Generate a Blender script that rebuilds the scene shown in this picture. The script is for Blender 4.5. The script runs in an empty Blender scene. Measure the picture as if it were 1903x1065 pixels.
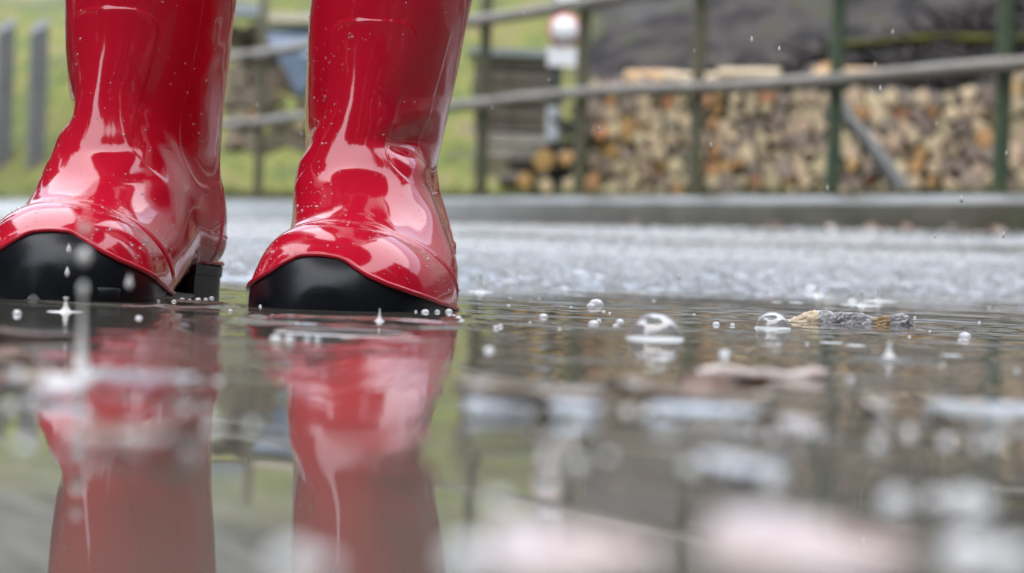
import bpy, bmesh, math, random
import numpy as np
from mathutils import Vector, Matrix

R = math.radians
rng = np.random.default_rng(7)
random.seed(7)
scene = bpy.context.scene
COL = scene.collection

# ------------------------------------------------------------------ camera
F_PX, W_PX, H_PX = 3930.0, 1903.0, 1065.0
CAM_Z, PITCH, ROLL = 0.037, 1.09, 2.0
cam_data = bpy.data.cameras.new('camera')
cam = bpy.data.objects.new('camera', cam_data)
COL.objects.link(cam)
cam_data.sensor_width = 36.0
cam_data.lens = 36.0 * F_PX / W_PX
cam_data.clip_start = 0.02
cam_data.clip_end = 800.0
CAM_M = Matrix.Rotation(R(90 - PITCH), 3, 'X') @ Matrix.Rotation(R(ROLL), 3, 'Z')
cam.matrix_world = Matrix.Translation((0, 0, CAM_Z)) @ CAM_M.to_4x4()
cam_data.dof.use_dof = True
cam_data.dof.focus_distance = 1.19
cam_data.dof.aperture_fstop = 9.4
scene.camera = cam

# ------------------------------------------------------------------ sky, sun, exposure
world = bpy.data.worlds.new('World')
scene.world = world
world.use_nodes = True
wn, wl = world.node_tree.nodes, world.node_tree.links
wn.clear()
sky = wn.new('ShaderNodeTexSky')
sky.sky_type = 'NISHITA'
sky.sun_disc = False
SUN_EL, SUN_AZ = 76.0, 200.0          # azimuth: clockwise from +Y
sky.sun_elevation = R(SUN_EL)
sky.sun_rotation = R(SUN_AZ)
sky.air_density = 1.0
sky.dust_density = 1.2
sky.ozone_density = 1.0
hs = wn.new('ShaderNodeHueSaturation')
hs.inputs['Saturation'].default_value = 0.48
bg = wn.new('ShaderNodeBackground')
bg.inputs['Strength'].default_value = 0.15
wo = wn.new('ShaderNodeOutputWorld')
wl.new(sky.outputs[0], hs.inputs['Color'])
wl.new(hs.outputs[0], bg.inputs['Color'])
wl.new(bg.outputs[0], wo.inputs['Surface'])

sun_d = bpy.data.lights.new('sun', 'SUN')
sun_d.energy = 1.2
sun_d.angle = R(130)
sun_d.color = (1.0, 0.98, 0.96)
sun = bpy.data.objects.new('sun', sun_d)
COL.objects.link(sun)
_az, _el = R(SUN_AZ), R(SUN_EL)
_to = Vector((math.sin(_az) * math.cos(_el), math.cos(_az) * math.cos(_el), math.sin(_el)))
sun.rotation_euler = _to.to_track_quat('Z', 'Y').to_euler()

vs = scene.view_settings
vs.view_transform = 'Standard'
vs.look = 'None'
vs.gamma = 1.0
vs.exposure = 1.95
scene.cycles.use_denoising = True
scene.cycles.max_bounces = 8
scene.cycles.transparent_max_bounces = 12
scene.cycles.caustics_reflective = False
scene.cycles.caustics_refractive = False

# ------------------------------------------------------------------ helpers
def ray(px, py):
    d = Vector(((px - W_PX / 2) / F_PX, -(py - H_PX / 2) / F_PX, -1.0))
    return CAM_M @ d

def at(px, py, y):
    """point at depth y (metres in front of the camera) that shows at photo pixel (px, py)"""
    d = ray(px, py)
    return Vector((0, 0, CAM_Z)) + d * (y / d.y)

def on_water(px, py):
    d = ray(px, py)
    return Vector((0, 0, CAM_Z)) + d * (-CAM_Z / d.z)

_tab = np.random.default_rng(3).random((256, 256))
def vnoise(x, y):
    xi, yi = np.floor(x).astype(int), np.floor(y).astype(int)
    fx, fy = x - xi, y - yi
    fx, fy = fx * fx * (3 - 2 * fx), fy * fy * (3 - 2 * fy)
    a = _tab[xi & 255, yi & 255]; b = _tab[(xi + 1) & 255, yi & 255]
    c = _tab[xi & 255, (yi + 1) & 255]; d = _tab[(xi + 1) & 255, (yi + 1) & 255]
    return (a * (1 - fx) + b * fx) * (1 - fy) + (c * (1 - fx) + d * fx) * fy - 0.5

def smooth(a, b, x):
    t = np.clip((x - a) / (b - a), 0, 1)
    return t * t * (3 - 2 * t)

def np_mesh(name, verts, quads=None, tris=None, smooth_shade=True):
    me = bpy.data.meshes.new(name)
    verts = np.asarray(verts, dtype=np.float32)
    me.vertices.add(len(verts)); me.vertices.foreach_set('co', verts.ravel())
    parts, starts, totals, off = [], [], [], 0
    for f, n in ((quads, 4), (tris, 3)):
        if f is None or len(f) == 0: continue
        f = np.asarray(f, dtype=np.int32)
        parts.append(f.ravel()); starts.append(off + np.arange(len(f)) * n); totals.append(np.full(len(f), n))
        off += f.size
    idx = np.concatenate(parts)
    me.loops.add(len(idx)); me.loops.foreach_set('vertex_index', idx)
    st = np.concatenate(starts).astype(np.int32)
    me.polygons.add(len(st)); me.polygons.foreach_set('loop_start', st)
    me.polygons.foreach_set('loop_total', np.concatenate(totals).astype(np.int32))
    me.update(calc_edges=True); me.validate()
    me.polygons.foreach_set('use_smooth', np.full(len(me.polygons), smooth_shade))
    return me

def grid_quads(nu, nv, wrap=False):
    m = nv if wrap else nv - 1
    i, j = np.meshgrid(np.arange(nu - 1), np.arange(m), indexing='ij')
    j2 = (j + 1) % nv
    return np.stack([i * nv + j, i * nv + j2, (i + 1) * nv + j2, (i + 1) * nv + j], -1).reshape(-1, 4)

def link(name, me, mat=None, parent=None, loc=None, kind=None):
    o = bpy.data.objects.new(name, me)
    COL.objects.link(o)
    if mat is not None and me is not None and not me.materials:
        for m in (mat if isinstance(mat, (list, tuple)) else [mat]): me.materials.append(m)
    if parent is not None: o.parent = parent
    if loc is not None: o.location = loc
    if kind: o['kind'] = kind
    return o

def tag(o, label, cat, group=None):
    o['label'] = label; o['category'] = cat
    if group: o['group'] = group
    return o

class MB:
    def __init__(s): s.v = []; s.q = []; s.t = []; s.n = 0
    def add(s, v, q=None, t=None):
        v = np.asarray(v, float)
        if q is not None and len(q): s.q.append(np.asarray(q, int) + s.n)
        if t is not None and len(t): s.t.append(np.asarray(t, int) + s.n)
        s.v.append(v); s.n += len(v)
    def tube(s, pts, rad, n=10, cap=True):
        pts = np.asarray(pts, float); rad = np.broadcast_to(np.asarray(rad, float), (len(pts),))
        tan = np.gradient(pts, axis=0); tan /= np.linalg.norm(tan, axis=1)[:, None] + 1e-12
        up = np.array([0, 0, 1.0]) if abs(tan[0][2]) < .9 else np.array([1.0, 0, 0])
        vs_ = []
        for p, t, r in zip(pts, tan, rad):
            a = np.cross(up, t); a /= np.linalg.norm(a) + 1e-12; b = np.cross(t, a); up = b
            th = np.arange(n) * 2 * math.pi / n
            vs_.append(p + r * (np.cos(th)[:, None] * a + np.sin(th)[:, None] * b))
        k = len(pts); v = np.concatenate(vs_); q = grid_quads(k, n, True)
        t = []
        if cap:
            v = np.concatenate([v, pts[:1], pts[-1:]])
            for j in range(n):
                t.append((k * n, (j + 1) % n, j)); t.append((k * n + 1, (k - 1) * n + j, (k - 1) * n + (j + 1) % n))
        s.add(v, q, t)
    def box(s, c, size, rz=0.0, jit=0.0, bev=0.0):
        x, y, z = np.array(size) / 2
        v = np.array([(a * x, b * y, c_ * z) for c_ in (-1, 1) for b in (-1, 1) for a in (-1, 1)], float)
        if jit: v += rng.normal(0, jit, v.shape)
        ca, sa = math.cos(rz), math.sin(rz)
        v = v @ np.array([[ca, sa, 0], [-sa, ca, 0], [0, 0, 1]]) + np.array(c)
        s.add(v, [(0, 2, 3, 1), (4, 5, 7, 6), (0, 1, 5, 4), (2, 6, 7, 3), (0, 4, 6, 2), (1, 3, 7, 5)])
    def lathe(s, prof, n=16, c=(0, 0, 0)):
        th = np.arange(n) * 2 * math.pi / n
        v = np.concatenate([np.stack([r * np.cos(th), r * np.sin(th), np.full(n, z)], 1) for r, z in prof]) + np.array(c)
        s.add(v, grid_quads(len(prof), n, True))
    def mesh(s, name, sm=True):
        return np_mesh(name, np.concatenate(s.v), np.concatenate(s.q) if s.q else None, np.concatenate(s.t) if s.t else None, sm)

def nd(nt, t, **kw):
    n = nt.nodes.new(t)
    for k, v in kw.items():
        if hasattr(n, k): setattr(n, k, v)
    return n

def material(name, base, rough=0.5, spec=None, coat=0.0, var=None, scale=20.0, bump=0.0, bump_scale=60.0,
             per_obj=0.0, trans=0.0, ior=None, metal=0.0, stops=None, coat_rough=0.03, distort=0.0, obj_coords=True):
    """Principled material; var = second colour mixed in by noise; per_obj = brightness spread between objects"""
    m = bpy.data.materials.new(name); m.use_nodes = True
    nt = m.node_tree; b = nt.nodes['Principled BSDF']; L = nt.links.new
    b.inputs['Base Color'].default_value = (*base, 1); b.inputs['Roughness'].default_value = rough
    b.inputs['Metallic'].default_value = metal
    if spec is not None: b.inputs['Specular IOR Level'].default_value = spec
    if ior is not None: b.inputs['IOR'].default_value = ior
    b.inputs['Coat Weight'].default_value = coat; b.inputs['Coat Roughness'].default_value = coat_rough
    b.inputs['Transmission Weight'].default_value = trans
    tc = nd(nt, 'ShaderNodeTexCoord'); co = tc.outputs['Object']
    out = None
    if var is not None:
        nz = nd(nt, 'ShaderNodeTexNoise'); nz.inputs['Scale'].default_value = scale; nz.inputs['Detail'].default_value = 6
        nz.inputs['Roughness'].default_value = 0.62; nz.inputs['Distortion'].default_value = distort
        L(co, nz.inputs['Vector'])
        cr = nd(nt, 'ShaderNodeValToRGB'); L(nz.outputs[0], cr.inputs[0])
        cr.color_ramp.elements[0].position = 0.36; cr.color_ramp.elements[1].position = 0.64
        cr.color_ramp.elements[0].color = (*base, 1); cr.color_ramp.elements[1].color = (*var, 1)
        if stops:
            for p, c in stops:
                e = cr.color_ramp.elements.new(p); e.color = (*c, 1)
        out = cr.outputs[0]
    if per_obj:
        oi = nd(nt, 'ShaderNodeObjectInfo'); hv = nd(nt, 'ShaderNodeHueSaturation')
        mr = nd(nt, 'ShaderNodeMapRange'); mr.inputs['To Min'].default_value = 1 - per_obj; mr.inputs['To Max'].default_value = 1 + per_obj
        L(oi.outputs['Random'], mr.inputs['Value']); L(mr.outputs[0], hv.inputs['Value'])
        m2 = nd(nt, 'ShaderNodeMapRange'); m2.inputs['To Min'].default_value = .48; m2.inputs['To Max'].default_value = .515
        wn_ = nd(nt, 'ShaderNodeMath', operation='FRACT'); ml = nd(nt, 'ShaderNodeMath', operation='MULTIPLY'); ml.inputs[1].default_value = 7.31
        L(oi.outputs['Random'], ml.inputs[0]); L(ml.outputs[0], wn_.inputs[0]); L(wn_.outputs[0], m2.inputs['Value']); L(m2.outputs[0], hv.inputs['Hue'])
        if out is not None: L(out, hv.inputs['Color'])
        else: hv.inputs['Color'].default_value = (*base, 1)
        out = hv.outputs[0]
    if out is not None: L(out, b.inputs['Base Color'])
    if bump:
        n2 = nd(nt, 'ShaderNodeTexNoise'); n2.inputs['Scale'].default_value = bump_scale; n2.inputs['Detail'].default_value = 5
        L(co, n2.inputs['Vector'])
        bp = nd(nt, 'ShaderNodeBump'); bp.inputs['Strength'].default_value = bump; bp.inputs['Distance'].default_value = 0.3 / bump_scale
        L(n2.outputs[0], bp.inputs['Height']); L(bp.outputs[0], b.inputs['Normal'])
    return m

# ------------------------------------------------------------------ layout lines of the place
FX0, FY0, FX1, FY1 = -0.225, 13.7, 2.195, 9.6        # first and fifth fence post seen right of the boots
fdir = Vector((FX1 - FX0, FY1 - FY0, 0)); SPAN = fdir.length / 4; fdir.normalize()
fnor = Vector((fdir.y, -fdir.x, 0))                # towards the road
if fnor.y > 0: fnor = -fnor
VERGE_Z = 0.352
def beyond(x, y):
    """metres past the front face of the kerb"""
    k = Vector((FX0, FY0, 0)) + fnor * 0.30
    return -((x - k.x) * fnor.x + (y - k.y) * fnor.y)

def shore(x):
    return 2.42 + 0.55 * np.tanh((x - 0.28) / 0.5)

def road_height(x, y):
    s = y - shore(x)
    q = -beyond(x, y) / -fnor.y                   # metres (along y) left before the kerb
    t = np.clip(s / np.maximum(s + np.maximum(q, 0.0), 0.5), 0, 1.0)
    rise = 0.160 * t + 0.008 * smooth(-.02, .14, s)
    dip = np.maximum(s, -1.0) * 0.012
    h = np.where(s > 0, rise, dip)
    back = smooth(-0.15, -4.0, y) * 0.14
    side = smooth(1.5, 4.0, np.abs(x)) * 0.03 * smooth(4.5, 1.0, y)
    return h + back + side

# ------------------------------------------------------------------ road (wet asphalt)
def axis(parts):
    return np.unique(np.round(np.concatenate([np.arange(a, b, s) for a, b, s in parts]), 5))
def growing(a, b, s, k):
    o = [a]
    while o[-1] < b: o.append(o[-1] + s); s *= k
    return np.array(o)
xs = np.concatenate([-growing(1.15, 60, .03, 1.12)[::-1], np.arange(-1.145, 1.4, .0055), growing(1.4, 60, .03, 1.12)])
ys = np.concatenate([-growing(0.3, 9, .1, 1.15)[::-1], np.arange(-.2, 1.75, .06), np.arange(1.78, 4.2, .0046), growing(4.2, 16, .006, 1.016), growing(16.4, 60, .5, 1.12)])
X, Y = np.meshgrid(xs, ys)
Z = road_height(X, Y)
fine = smooth(1.6, 1.9, Y) * smooth(14, 9, Y) * smooth(2.2, 1.2, np.abs(X))
und = vnoise(X * 0.8 + 5, Y * 1.3) * 0.022 + vnoise(X * 2.6, Y * 2.9 + 9) * 0.010
agg = np.maximum(vnoise(X / .0125, Y / .0125), -.10) * 0.0065 + np.maximum(vnoise(X / .023 + 40, Y / .023), -.1) * 0.0075 + vnoise(X / .06 + 80, Y / .06) * 0.003
s_ = Y - shore(X)
Z = Z + np.where((s_ > -.6), und * smooth(0.05, 1.2, s_) + agg * fine, 0)
rme = np_mesh('road', np.stack([X, Y, Z], -1).reshape(-1, 3), grid_quads(len(ys), len(xs)))
m_road = material('wet_asphalt', (0.05, 0.051, 0.053), 0.30, spec=0.7, var=(0.11, 0.11, 0.11), scale=90, coat=1.0, coat_rough=0.22)
_nt = m_road.node_tree
_n = nd(_nt, 'ShaderNodeTexNoise'); _n.inputs['Scale'].default_value = 1.6; _n.inputs['Detail'].default_value = 5
_tc = nd(_nt, 'ShaderNodeTexCoord'); _nt.links.new(_tc.outputs['Object'], _n.inputs['Vector'])
_mr = nd(_nt, 'ShaderNodeMapRange'); _mr.inputs['From Min'].default_value = .35; _mr.inputs['From Max'].default_value = .65; _mr.inputs['To Min'].default_value = .06; _mr.inputs['To Max'].default_value = .26
_nt.links.new(_n.outputs[0], _mr.inputs['Value']); _nt.links.new(_mr.outputs[0], _nt.nodes['Principled BSDF'].inputs['Coat Roughness'])
link('road', rme, m_road, kind='structure')

# ------------------------------------------------------------------ water of the puddle
RINGS = []                                         # centre x, y, radius, crest height, crest width
def ring_px(px, py, width_px, h=.0011, w=.0028):
    p = on_water(px, py); r = width_px / 2 * p.y / F_PX
    RINGS.append((p.x, p.y, max(r, .003), h, w))
for a in [(660, 598, 420, .0009), (1120, 600, 560, .0006), (250, 562, 380, .0009), (1840, 612, 120, .0006), (150, 690, 130, .0012), (1652, 668, 96, .0012)]:
    ring_px(*a)
for _ in range(70):
    y = 0.35 + 1.9 * rng.random(); x = (rng.random() - .5) * .56 * y
    RINGS.append((x, y, .008 + .05 * rng.random(), .00010 + .00030 * rng.random(), .003 + .003 * rng.random()))
wx = np.concatenate([-growing(.62, 3.0, .006, 1.15)[::-1], np.arange(-.6175, .75, .0035), growing(.752, 3.0, .006, 1.15)])
wy = np.concatenate([-growing(-.06, 2.2, .01, 1.15)[::-1], np.arange(.07, .55, .008), np.arange(.55, 1.75, .0024), growing(1.752, 3.4, .004, 1.02)])
X, Y = np.meshgrid(wx, wy)
Z = np.zeros_like(X)
wr = np.random.default_rng(11)
for lam, slope in ((.16, .0016), (.11, .0018), (.07, .0022), (.045, .0026), (.03, .0028), (.019, .0028), (.014, .0026)):
    for _ in range(3):
        th = wr.random() * 2 * math.pi; k = 2 * math.pi / lam
        Z += slope / k * np.sin(k * (X * math.cos(th) + Y * math.sin(th)) + wr.random() * 6.28 + 1.5 * vnoise(X / lam * .4 + 9, Y / lam * .4))
Z *= (0.55 + 0.9 * smooth(-.2, .3, vnoise(X * 5, Y * 3))) * smooth(.2, .6, Y) * .8 * (1 - .72 * smooth(1.15, 1.55, Y)) + .05
for cx, cy, r0, h, w in RINGS:
    i0, i1 = np.searchsorted(wx, (cx - r0 - .03, cx + r0 + .03)); j0, j1 = np.searchsorted(wy, (cy - r0 - .03, cy + r0 + .03))
    sx, sy = X[j0:j1, i0:i1], Y[j0:j1, i0:i1]
    d = np.hypot(sx - cx, sy - cy) - r0
    Z[j0:j1, i0:i1] += h * (np.exp(-(d / w) ** 2) - .5 * np.exp(-((d + 2.2 * w) / w) ** 2) - .35 * np.exp(-((d - 2.2 * w) / w) ** 2))
wme = np_mesh('puddle_water', np.stack([X, Y, Z], -1).reshape(-1, 3), grid_quads(len(wy), len(wx)))
m_water = material('muddy_water', (0.088, 0.082, 0.066), 0.02, ior=1.33, var=(0.108, 0.101, 0.082), scale=6)
link('puddle_water', wme, m_water, kind='structure')

# rain bouncing off the wet road: thousands of tiny crowns, coloured pale to brighten the road
sr = np.random.default_rng(17); n = 24000
y = 1.9 + 8.5 * sr.random(n) ** 1.7; x = (sr.random(n) - .5) * .60 * y
k_ = (y > shore(x) - .02) & (beyond(x, y) < -.1); x, y = x[k_], y[k_]; n = len(x)
z = road_height(x, y) + .0005; h = sr.uniform(.002, .006, n) * (1 + .25 * (y - 2)); w = sr.uniform(.0008, .0022, n) * (1 + .25 * (y - 2))
th = np.arange(5) * 6.2832 / 5
ringv = lambda r, zz: np.stack([x[:, None] + r[:, None] * np.cos(th), y[:, None] + r[:, None] * np.sin(th), np.repeat((z + zz)[:, None], 5, 1)], -1)
V = np.concatenate([ringv(w * 1.6, 0 * h), ringv(w * .55, h * .45), ringv(w * .7, h * .85), ringv(w * .05, h)], 1)
q0 = grid_quads(4, 5, True); Q = (q0[None] + (np.arange(n) * 20)[:, None, None]).reshape(-1, 4)
m_mist = material('rain_splash_water', (.80, .82, .83), .15, ior=1.33, trans=.4)
o = link('rain_splashes', np_mesh('rain_splashes', V.reshape(-1, 3), Q), m_mist, kind='stuff')
tag(o, 'countless tiny rain splashes bouncing off the wet road', 'rain splashes')

# ------------------------------------------------------------------ verge, hillside, kerb
def ground_height(x, y):
    q = beyond(x, y)
    h = VERGE_Z + 0.012 * np.clip(q, 0, 40)
    rise = np.clip(q - 3.0, 0, None)
    h = h + 0.30 * rise ** 1.05 + 0.055 * np.clip(-x - 1.5, 0, 30) * smooth(.15, 1.2, q) + 0.30 * np.clip(y - 21.5, 0, None) * smooth(.3, 2.2, q)
    return h + vnoise(x * .35, y * .35) * .22 * smooth(2, 8, q) + vnoise(x * 1.7, y * 1.7) * .05 * smooth(.6, 2, q)
tu = np.concatenate([-growing(0, 90, .3, 1.05)[::-1][:-1], growing(0, 90, .3, 1.05)])          # along the kerb
tv = growing(0.14, 130, .12, 1.06)                                                                   # away from it
U, V = np.meshgrid(tu, tv)
K = Vector((FX0, FY0, 0)) + fnor * 0.30
X = K.x + fdir.x * U - fnor.x * V; Y = K.y + fdir.y * U - fnor.y * V
Z = ground_height(X, Y)
# material: grass, with brown leaf litter patches and a litter-covered slope behind the woodpile
def terrain_material():
    m = bpy.data.materials.new('grass_and_litter'); m.use_nodes = True
    nt = m.node_tree; b = nt.nodes['Principled BSDF']; L = nt.links.new
    b.inputs['Roughness'].default_value = .75; b.inputs['Specular IOR Level'].default_value = .08
    g = nd(nt, 'ShaderNodeNewGeometry')
    def noise(sc, det=5):
        n = nd(nt, 'ShaderNodeTexNoise'); n.inputs['Scale'].default_value = sc; n.inputs['Detail'].default_value = det
        L(g.outputs['Position'], n.inputs['Vector']); return n.outputs[0]
    def ramp(src, stops):
        r = nd(nt, 'ShaderNodeValToRGB'); L(src, r.inputs[0])
        e = r.color_ramp.elements
        e[0].position, e[0].color = stops[0][0], (*stops[0][1], 1); e[1].position, e[1].color = stops[-1][0], (*stops[-1][1], 1)
        for p, c in stops[1:-1]:
            x = e.new(p); x.color = (*c, 1)
        return r.outputs[0]
    grass = ramp(noise(1.7, 7), [(.30, (.11, .085, .055)), (.40, (.075, .10, .028)), (.50, (.115, .125, .03)), (.58, (.14, .135, .04)), (.68, (.15, .115, .07))])
    litter = ramp(noise(2.2, 7), [(.34, (.006, .005, .005)), (.45, (.020, .017, .016)), (.56, (.044, .038, .035)), (.66, (.032, .036, .012))])
    sep = nd(nt, 'ShaderNodeSeparateXYZ'); L(g.outputs['Position'], sep.inputs[0])
    # litter on the slope to the right (x > 0.9 + noise), away from the kerb
    a = nd(nt, 'ShaderNodeMath', operation='MULTIPLY_ADD'); L(noise(.8), a.inputs[0]); a.inputs[1].default_value = 1.4; L(sep.outputs['X'], a.inputs[2])
    mr = nd(nt, 'ShaderNodeMapRange'); mr.inputs['From Min'].default_value = 1.15; mr.inputs['From Max'].default_value = 1.55; L(a.outputs[0], mr.inputs['Value'])
    mx = nd(nt, 'ShaderNodeMix', data_type='RGBA'); L(mr.outputs[0], mx.inputs['Factor']); L(grass, mx.inputs['A']); L(litter, mx.inputs['B'])
    bare = ramp(noise(.9, 7), [(.35, (.05, .05, .045)), (.5, (.105, .105, .095)), (.65, (.145, .14, .13))])
    zz = nd(nt, 'ShaderNodeMath', operation='MULTIPLY_ADD'); L(noise(.5), zz.inputs[0]); zz.inputs[1].default_value = 2.0; L(sep.outputs['Z'], zz.inputs[2])
    mz = nd(nt, 'ShaderNodeMapRange'); mz.inputs['From Min'].default_value = 3.9; mz.inputs['From Max'].default_value = 5.4; L(zz.outputs[0], mz.inputs['Value'])
    m3 = nd(nt, 'ShaderNodeMix', data_type='RGBA'); L(mz.outputs[0], m3.inputs['Factor']); L(mx.outputs['Result'], m3.inputs['A']); L(bare, m3.inputs['B'])
    L(m3.outputs['Result'], b.inputs['Base Color'])
    return m
m_terrain = terrain_material()
link('hillside', np_mesh('hillside', np.stack([X, Y, Z], -1).reshape(-1, 3), grid_quads(len(tv), len(tu))), m_terrain, kind='structure')

# kerb: rounded concrete edge, worn
prof = [(0.0, -.25), (0.0, .132), (.006, .142), (.018, .150), (.06, .170), (.09, .178), (.13, .183), (.17, .186), (.175, -.1)]
ku = np.concatenate([-growing(0, 80, .12, 1.03)[::-1][:-1], growing(0, 80, .12, 1.03)])
P = []
for u in ku:
    n1 = float(vnoise(np.array(u * 1.3), np.array(2.0))) * .02; n2 = float(vnoise(np.array(u * 3.7), np.array(7.0)))
    for v, z in prof:
        zz = VERGE_Z - .19 + z + (n2 * .008 if z > .1 else 0)
        vv = v + n1 * .5 + (n2 * .006 if v < .05 else 0)
        P.append((K.x + fdir.x * u - fnor.x * vv, K.y + fdir.y * u - fnor.y * vv, zz))
m_kerb = material('wet_concrete', (0.055, 0.050, 0.032), 0.3, spec=.6, coat=.7, coat_rough=.25, var=(0.10, 0.092, 0.068), scale=4, bump=.4, bump_scale=25, stops=[(.30, (.07, .08, .03))])
link('kerb', np_mesh('kerb', P, grid_quads(len(ku), len(prof))), m_kerb, kind='structure')

# bank and woodland behind the camera: unseen, shaped to screen the sky the wet boots mirror
bx = np.linspace(-60, 60, 90); by = growing(9.0, 90, .6, 1.08)
X, Y = np.meshgrid(bx, -by)
Z = .12 + (np.clip(-Y - 9.2, 0, None)) ** 1.05 * .09 + vnoise(X * .4, Y * .4) * .5 * smooth(9.5, 13, -Y)
m_bank = material('leaf_litter_bank', (.05, .05, .03), .8, var=(.09, .10, .04), scale=.8)
link('hillside_opposite', np_mesh('hillside_opposite', np.stack([X, Y, Z], -1).reshape(-1, 3), grid_quads(len(by), len(bx))[:, ::-1]), m_bank, kind='structure')
wv, wt = [], []
tr = np.random.default_rng(5)
for _ in range(230):
    az = tr.uniform(-150, 115); r_ = tr.uniform(11, 21)
    el = np.interp(az, [-150, -115, -75, -60, -47, -39, -29, -15, 5, 22, 40, 115], [25, 48, 56, 48, 17, 12, 30, 38, 39, 44, 54, 50])
    tx, ty = -.12 + r_ * math.sin(R(az)), 1.2 - r_ * math.cos(R(az))
    if ty > -1.5 and abs(tx) < 9: continue
    gz = .12 + max(0, -ty - 9.2) ** 1.05 * .09; hh = r_ * math.tan(R(el)) * tr.uniform(.86, 1.0) - gz - .6; rr = tr.uniform(1.2, 2.0)
    n = 520
    f = tr.random(n) ** .9
    rad = rr * (1 - f) ** .8 * (.4 + .6 * tr.random(n)) + .1; an = tr.random(n) * 6.283
    c = np.stack([tx + rad * np.cos(an), ty + rad * np.sin(an), gz + .3 + f * hh], 1)
    e1 = tr.normal(0, .36, (n, 3)); e2 = tr.normal(0, .36, (n, 3)); e1[:, 2] -= .12
    wv.append(np.stack([c, c + e1, c + e2], 1).reshape(-1, 3))
wv = np.concatenate(wv); wt = np.arange(len(wv)).reshape(-1, 3)
m_conifer = material('conifer_needles', (.020, .032, .016), .7, var=(.045, .055, .025), scale=1.5)
o = link('woodland', np_mesh('woodland', wv, None, wt, False), m_conifer, kind='stuff')
tag(o, 'unseen dark conifer wood on the opposite bank, shaped to screen the sky mirrored in the boots', 'woodland')

# grass blades on verge and slope
n = 26000
u = rng.uniform(-14, 6, n); v = .16 + rng.random(n) ** 1.5 * 9
x = K.x + fdir.x * u - fnor.x * v; y = K.y + fdir.y * u - fnor.y * v
keep = (x < .75) | (v < .5) | (rng.random(n) < .12)
x, y, v = x[keep], y[keep], v[keep]; n = len(x)
z = ground_height(x, y) - .01
h = rng.uniform(.03, .10, n) * np.where(v < .5, .6, 1.0); a = rng.random(n) * 6.283; w = .006 + .004 * rng.random(n)
base = np.stack([x, y, z], 1); side = np.stack([np.cos(a), np.sin(a), 0 * a], 1) * w[:, None]
tip = base + np.stack([rng.normal(0, .03, n), rng.normal(0, .03, n), h], 1)
gv = np.stack([base - side, base + side, tip], 1).reshape(-1, 3)
m_grass = material('grass_blades', (.085, .12, .025), .55, var=(.16, .15, .05), scale=2.2, spec=.3)
o = link('grass', np_mesh('grass', gv, None, np.arange(len(gv)).reshape(-1, 3), False), m_grass, kind='stuff')
tag(o, 'short wet green grass covering the verge behind the kerb', 'grass')

# ------------------------------------------------------------------ boots
def boot_keys():
    ks = []
    for t in np.linspace(0, 1, 15) ** 1.6:
        y = .178 - .060 * t
        e = (1 - (1 - t) ** 2.3)
        w = .008 + .0440 * e ** .55
        top = .020 + .0385 * e ** .66
        ks.append((y + .0, top, y, .0, w, .16 + .04 * t, 2.3, 5.0))
    ks += [(.103, .0630, .098, .000, .0520, .22, 2.2, 4.5), (.089, .0720, .074, .002, .0505, .26, 2.15, 3.6), (.0775, .0830, .048, .006, .0480, .34, 2.1, 3.0),
           (.0695, .0945, .018, .010, .0455, .42, 2.1, 2.5), (.0652, .108, -.016, .020, .0425, .46, 2.05, 2.4), (.0630, .121, -.050, .027, .0405, .42, 2.05, 3.2),
           (.0618, .132, -.074, .033, .0398, .42, 2.0, 3.0), (.0612, .143, -.083, .056, .0405, .46, 2.0, 2.5), (.0608, .155, -.079, .088, .0425, .5, 2.0, 2.1),
           (.0606, .169, -.073, .12, .0450, .5, 2.0, 2.1), (.0606, .19, -.071, .16, .0478, .5, 2.0, 2.1), (.0608, .215, -.073, .205, .0497, .5, 2.0, 2.1),
           (.061, .26, -.075, .26, .0520, .5, 2.0, 2.1), (.064, .33, -.079, .33, .0560, .5, 2.0, 2.1)]
    return np.array(ks)

def pchip(xk, yk, x):
    h = np.diff(xk); d = np.diff(yk) / h; m = np.zeros(len(xk))
    for i in range(1, len(xk) - 1):
        if d[i - 1] * d[i] > 0:
            w1, w2 = 2 * h[i] + h[i - 1], h[i] + 2 * h[i - 1]
            m[i] = (w1 + w2) / (w1 / d[i - 1] + w2 / d[i])
    m[0], m[-1] = d[0], d[-1]
    i = np.clip(np.searchsorted(xk, x) - 1, 0, len(xk) - 2); t = (x - xk[i]) / h[i]
    return ((1 + 2 * t) * (1 - t) ** 2 * yk[i] + t * (1 - t) ** 2 * h[i] * m[i] + t * t * (3 - 2 * t) * yk[i + 1] + t * t * (t - 1) * h[i] * m[i + 1])

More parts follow.
